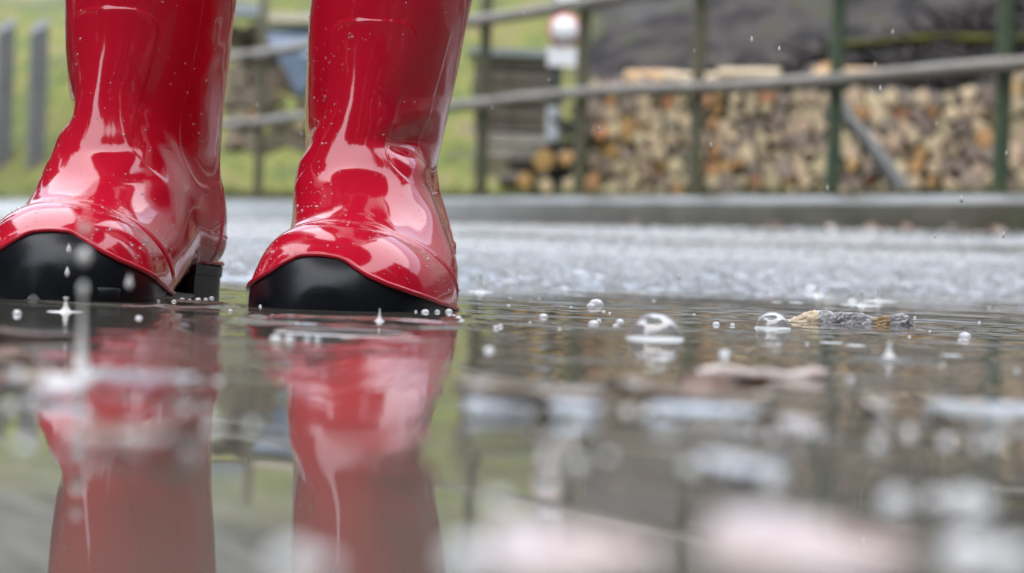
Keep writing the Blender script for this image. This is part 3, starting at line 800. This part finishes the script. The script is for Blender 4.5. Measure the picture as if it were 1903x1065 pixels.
# ------------------------------------------------------------------ wood stack with blue tarpaulin seen between the boots
m_tarp = material('blue_grey_tarpaulin', (.17, .23, .33), .35, var=(.24, .30, .40), scale=5)
m_cream = material('cream_board', (.60, .53, .40), .5, var=(.66, .60, .47), scale=5)
TD = 18.0
for (px, py, r, k, lab) in [(x_, y_, .11, kk, None) for x_, y_, kk in
        ((432, 258, 6), (472, 262, 4), (512, 262, 6), (552, 258, 4), (590, 262, 6), (440, 222, 4), (480, 218, 5), (520, 222, 4), (598, 220, 6), (430, 182, 6), (466, 178, 4), (504, 180, 6), (540, 150, 4), (440, 142, 4), (476, 138, 6), (508, 142, 4), (452, 102, 6), (484, 98, 4), (432, 66, 4), (466, 60, 6), (600, 180, 4))] + \
        [(560, 195, .062, 0, 'pale round log end between the boots, upper of two'), (560, 229, .062, 1, 'pale round log end between the boots, lower of two')]:
    p = at(px, py, TD - (.12 if lab else 0)); o = link('log', protos[k]); o.location = p; o.scale = (r * 1.0, .5, r); o.rotation_euler = (0, br.uniform(0, 6), R(br.uniform(-8, 8)))
    tag(o, lab or ('weathered log in the covered stack between the boots, ' + ('bottom' if py > 240 else 'second' if py > 200 else 'third' if py > 165 else 'fourth' if py > 125 else 'upper') + ' layer, ' + ('by the left boot' if px < 460 else 'in the middle' if px < 530 else 'by the right boot')), 'log', 'logs in the covered stack between the boots')
tv_ = []
A = [at(486, 52, TD - .3), at(640, 44, TD - .25), at(640, 110, TD - .42), at(600, 125, TD - .42), at(556, 182, TD - .36), at(530, 130, TD - .36), at(500, 80, TD - .36)]
A = [np.array(p) for p in A]; n = len(A); cc = sum(A) / n + np.array([0, -.05, 0])
V = A + [cc] + [p + np.array([0, .015, 0]) for p in A] + [cc + np.array([0, .015, 0])]
t = [(n, (k + 1) % n, k) for k in range(n)] + [(2 * n + 1, n + 1 + k, n + 1 + (k + 1) % n) for k in range(n)]
q = [(k, (k + 1) % n, n + 1 + (k + 1) % n, n + 1 + k) for k in range(n)]
tag(link('tarpaulin', np_mesh('tarpaulin', V, q, t, False), m_tarp), 'blue grey tarpaulin hanging over the wood stack between the boots', 'tarpaulin')
for (x0, x1, py, h, mat, lab) in ((488, 660, 38, .075, m_cream, 'cream board on top of the blue tarpaulin'), (400, 482, 22, .10, m_cover, 'pale grey board on the left top of the covered stack')):
    a, b = at(x0, py, TD - .25), at(x1, py - 3, TD - .2); c = (a + b) / 2; mb = MB(); mb.box((0, 0, 0), ((b - a).length, .35, h), 0, .004)
    o = link('board', mb.mesh('board', False), mat); o.location = c; tag(o, lab, 'board')

# ------------------------------------------------------------------ leaf litter at the kerb foot on the right
m_leaf_b = material('brown_leaf', (.15, .08, .05), .35, var=(.24, .14, .09), scale=60, coat=.4)
m_leaf_p = material('pinkish_wet_leaf', (.42, .30, .265), .22, var=(.50, .40, .36), scale=70, coat=.8)
m_leaf_c = material('cream_wet_leaf', (.24, .20, .17), .16, var=(.33, .27, .22), scale=80, coat=.9)
m_leaf_glint = material('sky_glint_wet_leaf', (.34, .37, .40), .12, var=(.46, .48, .50), scale=80, coat=1.0)  # bluish-white base colour stands in for sky mirrored on wet leaves
def leaf_mesh(name, L, W, curl, seed, tip=.6, thick=.0006):
    lr_ = np.random.default_rng(seed); nu_, nv_ = 15, 9; v = []
    for k in range(2):
        for i in range(nu_):
            t = i / (nu_ - 1); w = W * math.sin(math.pi * min(1, t ** tip + .02)) ** .8 * (1 + .12 * math.sin(t * 23 + seed)) + .0004
            for j in range(nv_):
                s = j / (nv_ - 1) * 2 - 1
                z = curl * (s * s * (.6 + .4 * math.sin(t * 3 + seed)) + .35 * math.sin(t * 5 + s * 2 + seed) * .5) + curl * .5 * (2 * t - 1) ** 2 + k * thick
                v.append(((t - .5) * L, s * w / 2, z + .0004))
    q = grid_quads(nu_, nv_); m = nu_ * nv_
    return np_mesh(name, v, np.concatenate([q[:, ::-1], q + m]))
for k, (px, py, L, mat, lab) in enumerate(((1545, 436, .10, m_leaf_c, 'bluish grey wet leaf at the kerb foot'), (1625, 432, .13, m_leaf_b, 'brown leaf at the kerb foot right of centre'),
        (1690, 440, .12, m_leaf_b, 'dark brown leaf at the kerb foot below the branch'), (1775, 438, .10, m_leaf_c, 'pale grey leaf at the kerb foot near the fifth post'), (1182, 413, .08, m_leaf_p, 'small pinkish leaf at the kerb foot below the woodpile'), (1440, 428, .12, m_leaf_b, 'flat brown leaf at the kerb foot left of the grey leaf'), (1850, 446, .14, m_leaf_b, 'brown leaf at the kerb foot at the right picture edge'))):
    d = ray(px, py); 
    D = (K.y + (0 - K.x) * 0)
    # walk along the ray to 12 cm in front of the kerb
    lo, hi = 3.0, 16.0
    for _ in range(40):
        md = (lo + hi) / 2; p = Vector((0, 0, CAM_Z)) + d * (md / d.y)
        if beyond(p.x, p.y) > -.14: hi = md
        else: lo = md
    o = link('leaf', leaf_mesh('leaf', L * .7, L * .35, L * .16, k + 60, thick=.002), mat); o.location = (p.x, p.y, float(road_height(np.array(p.x), np.array(p.y))) + .012); o.rotation_euler = (R(random.uniform(20, 50)), 0, random.uniform(-.5, .5))
    tag(o, lab, 'leaf', 'leaves lying along the kerb')

# crumbs of leaf and bark washed against the kerb
lv, lq = [], []
kr = np.random.default_rng(41)
for i in range(900):
    u = kr.uniform(-9, 7); v = -kr.exponential(.10) - .01
    px_, py_ = K.x + fdir.x * u - fnor.x * v, K.y + fdir.y * u - fnor.y * v
    c = np.array([px_, py_, float(road_height(np.array(px_), np.array(py_))) + .006]); sz = kr.uniform(.008, .035)
    e1 = kr.normal(0, 1, 3); e1 *= sz / np.linalg.norm(e1); e1[2] *= .5; e2 = kr.normal(0, 1, 3); e2 *= sz * .6 / np.linalg.norm(e2); e2[2] = abs(e2[2])
    b0 = len(lv) * 4; lv.append(np.stack([c - e1, c + e2, c + e1, c - e2 * .7])); lq.append((b0, b0 + 1, b0 + 2, b0 + 3))
o = link('leaf_litter', np_mesh('leaf_litter', np.concatenate(lv), lq, None, False), material('litter_crumbs', (.07, .04, .025), .6, var=(.17, .11, .07), scale=6), kind='stuff')
tag(o, 'brown leaf crumbs washed up along the foot of the kerb', 'leaf litter')

# ------------------------------------------------------------------ bubbles on the water
m_film = film_material('bubble_film', .68, .10, .14)
m_foam = material('white_foam', (.86, .87, .87), .12, spec=.6, coat=1.0, trans=.25, ior=1.33)
m_splash = material('whitened_splash_water', (.84, .84, .81), .10, ior=1.33, trans=.15, spec=.7)  # clear water given a whitish base in place of sky gleam
def dome(name, r, squash=.8, n=28, k=10):
    prof = [(r * math.cos(a), r * squash * math.sin(a)) for a in np.linspace(-.05, 1.5, k)] + [(r * .0005, r * squash)]
    mb = MB(); mb.lathe(prof, n); return mb.mesh(name)
def meniscus(name, r, h=.0012):
    prof = [(r * 1.10, -.0004), (r * 1.055, h * .35), (r * 1.01, h), (r * .985, h * .9), (r * .96, h * .2), (r * .95, -.0004)]
    mb = MB(); mb.lathe(prof, 32); return mb.mesh(name)
for px, py, wpx, sq, lab in ((1217, 630, 104, .92, 'large clear bubble dome floating on the puddle'), (1436, 612, 66, .98, 'second clear bubble dome beside the floating bark')):
    p = on_water(px, py); r = wpx / 2 * p.y / F_PX
    root = bpy.data.objects.new('water_bubble', None); COL.objects.link(root); root.location = (p.x, p.y, 0)
    tag(root, lab, 'bubble', 'clear bubbles on the puddle')
    link('film', dome('film', r, sq), m_film, root); link('rim', meniscus('rim', r), m_foam, root)
# small white bubbles: photo position, width, label or None
small = [(1010, 590, 18, None), (1108, 568, 30, 'white double bubble, the far one left of the large dome'), (1098, 571, 18, None), (1103, 604, 22, 'upright white bubble cluster left of the large dome'), (1113, 597, 11, None), (1152, 600, 18, 'white bubble touching a smaller one just left of the large dome'), (1144, 607, 12, None),
         (922, 609, 12, None), (930, 607, 10, None), (909, 652, 20, 'blurred white bubble right of the right boot reflection'), (852, 592, 13, None), (858, 598, 11, None), (843, 588, 9, None), (1331, 604, 15, None), (1361, 605, 11, None), (1347, 660, 24, 'blurred white bubble below the second clear dome'), (1793, 627, 24, 'white bubble alone at the far right of the puddle'), (1783, 634, 8, None),
         (945, 569, 8, None), (1002, 555, 6, None), (948, 555, 6, None), (1061, 572, 7, None), (1122, 580, 8, None), (1133, 583, 7, None), (32, 583, 17, 'white bubble in front of the left boot toe'), (428, 578, 9, 'tiny white bubble between the two boots'), (513, 632, 24, 'left of two white bubbles on the right boot reflection'), (538, 632, 20, 'right of two white bubbles on the right boot reflection'), (571, 632, 12, None), (590, 632, 12, None),
         (258, 592, 14, None), (1838, 572, 6, None), (1484, 540, 8, None), (1508, 541, 24, 'flat white bubble near the far shore'), (293, 560, 10, None), (323, 561, 10, None), (780, 577, 14, None), (800, 576, 12, None), (1752, 680, 10, None), (1650, 662, 12, None), (1728, 616, 6, None), (1690, 626, 6, None), (1890, 690, 10, None), (1580, 705, 14, None), (338, 558, 12, None), (352, 559, 9, None), (368, 558, 12, None), (382, 557, 9, None), (393, 555, 11, None), (770, 580, 12, None), (790, 581, 16, None), (812, 580, 12, None), (834, 580, 15, None), (488, 571, 16, None), (503, 569, 12, None), (518, 571, 9, None), (1215, 560, 7, None), (1290, 585, 6, None), (985, 600, 6, None), (1040, 612, 7, None), (1700, 590, 6, None), (1820, 600, 7, None)]
for x_, y_, w_ in ((1403, 800, 12), (1440, 815, 20), (1480, 806, 16), (1520, 808, 16), (1545, 815, 14), (1632, 826, 20), (1690, 805, 20), (1760, 822, 22), (1815, 830, 16), (1848, 825, 22), (1285, 870, 26), (1380, 885, 30), (1430, 893, 44), (1350, 880, 18), (925, 938, 34), (1018, 905, 20), (1070, 862, 24), (1130, 850, 16),
                   (1665, 936, 44), (1740, 930, 30), (1790, 935, 48), (1830, 940, 36), (870, 1042, 70), (1195, 1040, 66), (1800, 1035, 80), (1880, 1040, 60), (545, 1048, 60), (600, 1056, 40),
                   (45, 828, 24), (130, 835, 18), (215, 838, 22), (255, 828, 26), (350, 842, 30), (395, 800, 20), (470, 790, 16), (30, 705, 20), (75, 700, 18), (100, 720, 22), (340, 712, 18), (372, 706, 22), (405, 710, 16), (345, 760, 14), (385, 765, 14), (20, 755, 18), (60, 745, 20),
                   (880, 762, 16), (920, 770, 18), (985, 765, 20), (1030, 758, 16), (1075, 766, 30), (1165, 765, 14), (1235, 768, 18), (1300, 772, 14), (1390, 770, 14), (1302, 692, 18), (1338, 690, 16), (1372, 694, 20), (1418, 696, 16), (1470, 698, 14), (1522, 702, 22), (1500, 640, 8), (940, 758, 18), (1050, 770, 26), (1100, 775, 18), (1200, 772, 20), (1268, 776, 22), (1350, 770, 20), (1735, 775, 26), (1780, 778, 22), (1865, 776, 28)):
    small.append((x_, y_, w_, 'F'))
dome_u = dome('small_bubble', 1.0, .82, 16, 7); dome_u.materials.append(m_foam)
for px, py, w_, lab in small:
    p = on_water(px, py); r = w_ / 2 * p.y / F_PX * (1.35 if py > 740 else 1.0)
    o = link('bubble', dome_u); o.location = (p.x, p.y, 0); o.scale = (r, r, r)
    hz = 'far left, on the left boot reflection' if px < 420 else 'between the two boot reflections' if px < 540 else 'on the right boot reflection' if px < 840 else 'just right of the right boot reflection' if px < 1000 else 'in the middle' if px < 1250 else 'right of the middle' if px < 1560 else 'at the far right'
    if lab == 'F':
        vt = 'by the bark strip' if py < 715 else 'third row from camera' if py < 790 else 'second row from camera' if py < 900 else 'nearest the camera'
        tag(o, 'blurred pale bubble ' + vt + ', ' + hz, 'bubble', 'bubbles near the camera')
    else:
        hz = hz.replace(', on the left boot reflection', ' by the left boot').replace('the two boot reflections', 'the boots').replace('on the right boot reflection', 'before the right boot').replace(' reflection', '')
        vt = 'near the far shore' if py < 562 else 'at the depth of the bark' if py < 620 else 'a little nearer than the bark'
        tag(o, lab or 'tiny white bubble ' + vt + ', ' + hz, 'bubble', 'small white bubbles on the puddle')

# ------------------------------------------------------------------ raindrop splashes
def ring_mesh(r, h, w):
    prof = [(max(r + w * k, 1e-5), h * math.exp(-(k / 1.0) ** 2) - .0002) for k in (-2, -1.4, -.9, -.5, 0, .5, .9, 1.4, 2)]
    mb = MB(); mb.lathe(prof, 56); return mb.mesh('ripple_ring')  # whitish crest colour stands in for the sky it mirrors
def ripple(px, py, wpx, lab, h=.0006):
    p = on_water(px, py); o = link('ripple', ring_mesh(wpx / 2 * p.y / F_PX, h * .7, .0010), m_splash); o.location = (p.x, p.y, 0)
    tag(o, lab, 'ripple', 'raindrop ripples on the puddle')
ripple(1545, 594, 264, 'long white ripple line just behind the bark')
ripple(1540, 636, 46, 'short white ripple below the bark, left of two', .0006); ripple(1590, 642, 34, 'short white ripple below the bark, right of two', .0006)
ripple(1768, 661, 44, 'faint short ripple right of the blurred splash cone'); ripple(1480, 563, 26, 'tiny ripple dash above the second clear dome'); ripple(1444, 562, 18, 'tiniest ripple dash left above the second clear dome')
ripple(1160, 526, 58, 'pale ripple patch against the far shore', .0022); ripple(640, 618, 250, 'broad ripple on the right boot reflection', .0006)
def splash(px, py, hpx, wpx, lab, bead=True, extra=(), ring=0):
    p = on_water(px, py); s = p.y / F_PX; h, w = hpx * s, wpx * s
    prof = [(w * .85, -.0003), (w * .55, h * .08), (w * .34, h * .22), (w * .22, h * .42), (w * .14, h * .66), (w * .11, h * .80)]
    prof += [(w * .22, h * .86), (w * .28, h * .92), (w * .2, h * .98), (.00001, h)] if bead else [(w * .07, h * .94), (.00001, h)]
    root = bpy.data.objects.new('splash', None); COL.objects.link(root); root.location = (p.x, p.y, 0)
    tag(root, lab, 'splash', 'raindrop splashes on the puddle')
    mb = MB(); mb.lathe(prof, 16); link('water_column', mb.mesh('water_column'), m_splash, root)
    if ring: link('ripple_ring', ring_mesh(ring / 2 * s, .0005, .0009), m_splash, root)
    for dz, r_ in extra:
        mb = MB(); rr = r_ * s; mb.lathe([(.00001, -1.35 * rr), (rr * .6, -rr), (rr, -.2 * rr), (rr * .95, .4 * rr), (rr * .5, 1.15 * rr), (.00001, 1.5 * rr)], 14, (0, 0, dz * s)); link('droplet', mb.mesh('droplet'), m_splash, root)
splash(150, 690, 166, 26, 'tall thin splash column with drops above it before the left boot', True, ((212, 12), (265, 9)))
splash(122, 580, 28, 20, 'small cone splash in front of the left toe cap', ring=64)
splash(705, 597, 24, 12, 'short splash stub in front of the right toe cap', False)
splash(893, 543, 34, 16, 'small splash spike with ring right of the right boot', ring=46)
splash(1520, 550, 20, 16, 'short splash above the left end of the bark', ring=56)
splash(1584, 560, 16, 14, 'left of three splash beads behind the bark')
splash(1601, 568, 26, 14, 'middle of three splash beads behind the bark', ring=80)
splash(1632, 561, 26, 14, 'right of three splash beads behind the bark', ring=66)
splash(1652, 668, 34, 26, 'blurred splash cone below the bark right end', False, ring=96)
# rain in the air: small drops
drop_me = MB(); drop_me.lathe([(.00001, -1.6), (.5, -1.3), (.95, -.5), (1, .1), (.7, 1.1), (.35, 2.0), (.00001, 2.8)], 10); drop_me = drop_me.mesh('raindrop'); drop_me.materials.append(m_splash)
for px, py, D, r in ((1397, 75, 1.3, .0010), (1659, 60, 1.5, .0010), (1626, 120, 1.6, .0009), (1636, 165, 1.4, .0010), (973, 28, 1.5, .0009), (1112, 240, 1.4, .001), (1321, 270, 1.5, .001), (1787, 371, 1.3, .0012), (1865, 438, 1.25, .0010), (1448, 92, 1.3, .0009), (128, 465, 1.0, .0012), (125, 508, 1.0, .0012), (240, 528, .72, .0012), (1737, 440, 1.4, .0008), (1262, 515, 1.3, .0009), (915, 200, 1.6, .0008), (1538, 350, 1.5, .001), (1870, 285, 1.4, .0008), (560, 250, 1.7, .0008), (478, 195, 1.7, .0008), (1178, 345, 1.7, .0009), (1020, 150, 1.6, .0008), (1290, 95, 1.5, .0008), (1740, 230, 1.6, .0008)):
    o = link('raindrop', drop_me); o.location = at(px, py, D); o.scale = (r, r, r)
    tag(o, 'tiny falling raindrop in the air', 'raindrop', 'raindrops falling')

# ------------------------------------------------------------------ floating bark, in focus
def bark_piece():
    p0, p1 = on_water(1478, 601), on_water(1678, 601); yb = p0.y * .5 + p1.y * .5; p1 = Vector((p1.x, yb, 0)); p0 = Vector((p0.x, yb, 0))
    L = (p1 - p0).length; s = yb / F_PX
    root = bpy.data.objects.new('bark_piece', None); COL.objects.link(root); root.location = (p0 + p1) / 2; root.rotation_euler = (0, 0, R(-2))
    tag(root, 'piece of grey bark with pale torn left end floating in the puddle', 'bark')
    nu_, nv_ = 150, 40
    t = np.linspace(0, 1, nu_)[:, None]; a = np.linspace(-.35, math.pi + .35, nv_)[None, :]
    hpx = np.interp(t, [0, .03, .08, .15, .22, .3, .5, .6, .68, .74, .82, .9, .95, 1], [1, 5, 11, 19, 24, 23, 22, 20, 15, 16, 21, 25, 21, 4])
    x = (t - .5) * L + 0 * a
    rx = (9 + 3 * np.sin(t * 7)) * s; rz = hpx * s
    rel_ = vnoise(t * 22 + 0 * a, a * 2.5) * .0010 + vnoise(t * 70 + 0 * a, a * 8) * .0008 - .0005 * np.exp(-((vnoise(t * 9 + 30, a * 1.6)) / .035) ** 2)
    y = -np.cos(a) * (rx + rel_); z = np.sin(a) * (rz + rel_) - .0006
    P = np.stack([x + vnoise(t * 30, a * 4) * .001, y, z], -1).reshape(-1, 3); q = grid_quads(nu_, nv_)
    iq = (q[:, 0] // nv_) / nu_
    cut = iq < .235
    m_b = material('wet_grey_bark', (.17, .16, .165), .3, var=(.42, .41, .42), scale=160, bump=.3, bump_scale=500, coat=.5, stops=[(.25, (.04, .03, .03))])
    m_w = material('torn_pale_wood', (.60, .42, .22), .4, var=(.76, .66, .50), scale=150, coat=.5, bump=.3, bump_scale=400)
    m_o = material('orange_inner_bark', (.26, .15, .06), .4, var=(.42, .28, .13), scale=220, coat=.4)
    org = ((iq > .66) & (iq < .80))
    for nm, sel, mt in (('torn_end', cut, m_w), ('bark', ~cut & ~org, m_b), ('inner_bark', org, m_o)):
        u_, inv = np.unique(q[sel], return_inverse=True); link(nm, np_mesh(nm, P[u_], inv.reshape(-1, 4)), mt, root)
bark_piece()

# ------------------------------------------------------------------ sticks, leaves and chips near the camera
m_twig = material('dark_wet_twig', (.055, .03, .025), .25, var=(.13, .085, .065), scale=120, coat=.7, bump=.4, bump_scale=300)
m_chip = material('pinkish_bark_chip', (.46, .34, .30), .2, var=(.70, .62, .58), scale=120, coat=.8, bump=.4, bump_scale=250)
a, b = on_water(-150, 632), on_water(138, 630)
tt = np.linspace(0, 1, 20); pts = np.stack([a.x + (b.x - a.x) * tt, a.y + (b.y - a.y) * tt + .003 * np.sin(tt * 5), .0012 + .0008 * np.sin(tt * 6)], 1)
mb = MB(); mb.tube(pts, .0030 * (1 - .55 * tt ** 3), 10); tag(link('twig', mb.mesh('twig'), m_twig), 'dark brown twig floating before the left boot', 'twig')
a, b = on_water(1296, 700), on_water(1540, 706)
pts = np.stack([a.x + (b.x - a.x) * tt, a.y + (b.y - a.y) * tt, .0010 + .0005 * np.sin(tt * 8)], 1)
mb = MB(); mb.tube(pts, .0020 * (.7 + .5 * np.sin(tt * 9) ** 2), 9); tag(link('bark_chip', mb.mesh('bark_chip'), m_chip), 'pinkish bark strip floating below the clear bubbles', 'bark')
def lay_leaf(px, py, wpx, depth, curl, mat, lab, rz, seed, tip=.6, tilt=6):
    p = on_water(px, py); L = wpx * p.y / F_PX
    o = link('leaf', leaf_mesh('leaf', L, depth, curl, seed, tip), mat); o.location = (p.x, p.y, .0003 + depth * .35 * math.sin(R(tilt))); o.rotation_euler = (R(tilt), 0, R(rz)); tag(o, lab, 'leaf', 'blurred leaves floating near the camera'); return o
lay_leaf(985, 762, 290, .015, .0034, m_leaf_c, 'blurred grey brown leaf right of the boot reflection', 3, 1)
lay_leaf(1275, 758, 310, .016, .0036, m_leaf_c, 'blurred tan leaf with dark edge below the pinkish bark strip', -4, 2)
lay_leaf(1345, 752, 170, .014, .0046, m_leaf_b, 'dark curled leaf on the tan leaf', -6, 12)
lay_leaf(1625, 768, 88, .012, .0026, m_leaf_c, 'small blurred cream leaf left of the bright leaf', 5, 3)
lay_leaf(1850, 782, 270, .020, .0016, m_leaf_glint, 'bright wet leaf at the right picture edge', 2, 4)
lay_leaf(1500, 815, 110, .012, .0022, m_leaf_c, 'small blurred pale leaf in the middle right foreground', 5, 5)
lay_leaf(1070, 1092, 330, .030, .0016, m_leaf_p, 'reddish brown leaf at the bottom centre edge', 3, 6)
lay_leaf(1505, 1085, 400, .034, .0018, m_leaf_p, 'large pinkish leaf at the bottom right edge', -5, 7)
lay_leaf(1380, 890, 170, .012, .0012, m_leaf_glint, 'blurred grey leaf in the lower middle', 4, 8)
lay_leaf(90, 735, 190, .020, .0036, m_leaf_c, 'grey leaf clump floating on the left boot reflection', 8, 9)
lay_leaf(265, 722, 240, .018, .0016, m_leaf_glint, 'thin grey leaf across the left boot reflection', -3, 10)
lay_leaf(250, 842, 240, .012, .0020, m_leaf_c, 'nearer thin leaf across the left boot reflection', 2, 11)
lay_leaf(15, 700, 90, .014, .0036, m_leaf_b, 'small reddish leaf at the left picture edge', 20, 13)

# ------------------------------------------------------------------ the person crouching with the camera, mirrored in the wet boots
def skin_person(J, Rr, E, label, mat, lvl=2):
    names = list(J); me = bpy.data.meshes.new('person'); me.from_pydata([J[k] for k in names], [(names.index(a), names.index(b)) for a, b in E], [])
    o = link('person', me)
    o.modifiers.new('skin', 'SKIN')
    if not me.skin_vertices:
        bpy.context.view_layer.objects.active = o; bpy.ops.mesh.customdata_skin_add()
    for k, n_ in enumerate(names): me.skin_vertices[0].data[k].radius = (Rr[n_], Rr[n_])
    me.skin_vertices[0].data[0].use_root = True
    sb = o.modifiers.new('subd', 'SUBSURF'); sb.levels = sb.render_levels = lvl
    me.materials.append(mat); return tag(o, label, 'person')
m_rainwear = material('dark_rain_clothing', (.03, .035, .05), .6)
J = {'pelvis': (.06, -.95, .34), 'belly': (.06, -.86, .50), 'chest': (.05, -.74, .68), 'neck': (.05, -.66, .82), 'head': (.05, -.60, .93), 'crown': (.05, -.58, 1.03)}
Rr = {'pelvis': .15, 'belly': .15, 'chest': .165, 'neck': .065, 'head': .095, 'crown': .07}
E = [('pelvis', 'belly'), ('belly', 'chest'), ('chest', 'neck'), ('neck', 'head'), ('head', 'crown')]
for sd, sx in (('l', -1), ('r', 1)):
    for n_, p, r, par in (('shoulder', (.05 + .19 * sx, -.72, .74), .075, 'chest'), ('elbow', (.05 + .27 * sx, -.50, .50), .052, 'shoulder'), ('wrist', (.05 + .11 * sx, -.30, .30), .035, 'elbow'), ('hand', (.05 + .08 * sx, -.24, .25), .035, 'wrist'),
                        ('hip', (.06 + .11 * sx, -.92, .32), .105, 'pelvis'), ('knee', (.06 + .20 * sx, -.52, .46), .072, 'hip'), ('ankle', (.06 + .18 * sx, -.74, .14), .05, 'knee'), ('toe', (.06 + .19 * sx, -.58, .09), .042, 'ankle')):
        J[n_ + sd] = p; Rr[n_ + sd] = r; E.append((par + sd if par not in ('chest', 'pelvis') else par, n_ + sd))
ph = skin_person(J, Rr, E, 'person in dark rain clothing crouching behind the camera, mirrored in the boots', m_rainwear)
ph.scale = (1.22, 1.15, 1.2)
# the wearer of the boots, above the picture, under an unseen umbrella sized to shade the toes from the zenith
J = {'pelvis': (-.15, 1.36, .88), 'belly': (-.15, 1.34, 1.02), 'chest': (-.15, 1.32, 1.22), 'neck': (-.15, 1.31, 1.40), 'head': (-.15, 1.29, 1.52), 'crown': (-.15, 1.29, 1.62)}
Rr = {'pelvis': .155, 'belly': .145, 'chest': .155, 'neck': .06, 'head': .09, 'crown': .07}
E = [('pelvis', 'belly'), ('belly', 'chest'), ('chest', 'neck'), ('neck', 'head'), ('head', 'crown')]
for sd, ax_, ay_, hx in (('l', -.228, 1.285, -.24), ('r', -.078, 1.287, -.06)):
    for n_, p, r, par in (('hip', (hx, 1.36, .82), .10, 'pelvis'), ('knee', ((hx + ax_) / 2, 1.31, .48), .062, 'hip'), ('shin', (ax_, ay_, .30), .048, 'knee'), ('foot', (ax_, ay_, .24), .042, 'shin')):
        J[n_ + sd] = p; Rr[n_ + sd] = r; E.append((par + sd if par != 'pelvis' else par, n_ + sd))
for sd, pts in (('l', ((-.33, 1.32, 1.32), (-.38, 1.30, 1.06), (-.36, 1.22, .84))), ('r', ((.03, 1.32, 1.32), (.07, 1.24, 1.08), (-.04, 1.10, 1.18)))):
    par = 'chest'
    for n_, p, r in zip(('shoulder', 'elbow', 'hand'), pts, (.07, .05, .038)):
        J[n_ + sd] = p; Rr[n_ + sd] = r; E.append((par, n_ + sd)); par = n_ + sd
skin_person(J, Rr, E, 'person wearing the red boots, standing in dark clothes', m_rainwear)
umb = bpy.data.objects.new('umbrella', None); COL.objects.link(umb); umb.location = (-.05, 1.07, 1.1)
tag(umb, 'dark open umbrella, out of view, sized to shade the red boots', 'umbrella')
mb = MB(); mb.lathe([(.76, .66), (.72, .72), (.58, .82), (.38, .90), (.15, .95), (.01, .96), (.01, .955), (.15, .945), (.38, .893), (.58, .813), (.72, .713)], 16); link('canopy', mb.mesh('canopy'), material('dark_umbrella_cloth', (.03, .035, .06), .6), umb)
mb = MB(); mb.tube([(0, 0, 0), (0, 0, .5), (0, 0, .98)], .006, 8); link('shaft', mb.mesh('shaft'), m_pole, umb)
mb = MB(); mb.tube([(0, 0, .05), (0, 0, -.04), (0, .02, -.07), (0, .045, -.055)], .012, 8); link('handle', mb.mesh('handle'), m_black, umb)
lay_leaf(925, 772, 130, .008, .0007, m_leaf_glint, 'pale scrap added as a foam glint in front of the grey brown leaf, left', 2, 21, tilt=9)  # scraps added for the bluish-white foam highlights before the leaves
lay_leaf(1075, 774, 110, .009, .0007, m_leaf_glint, 'bright scrap added as a foam glint in front of the grey brown leaf, right', -3, 22, tilt=9)
lay_leaf(1320, 778, 240, .009, .0007, m_leaf_glint, 'pale scrap added as a foam glint in front of the tan leaf', 1, 23, tilt=9)
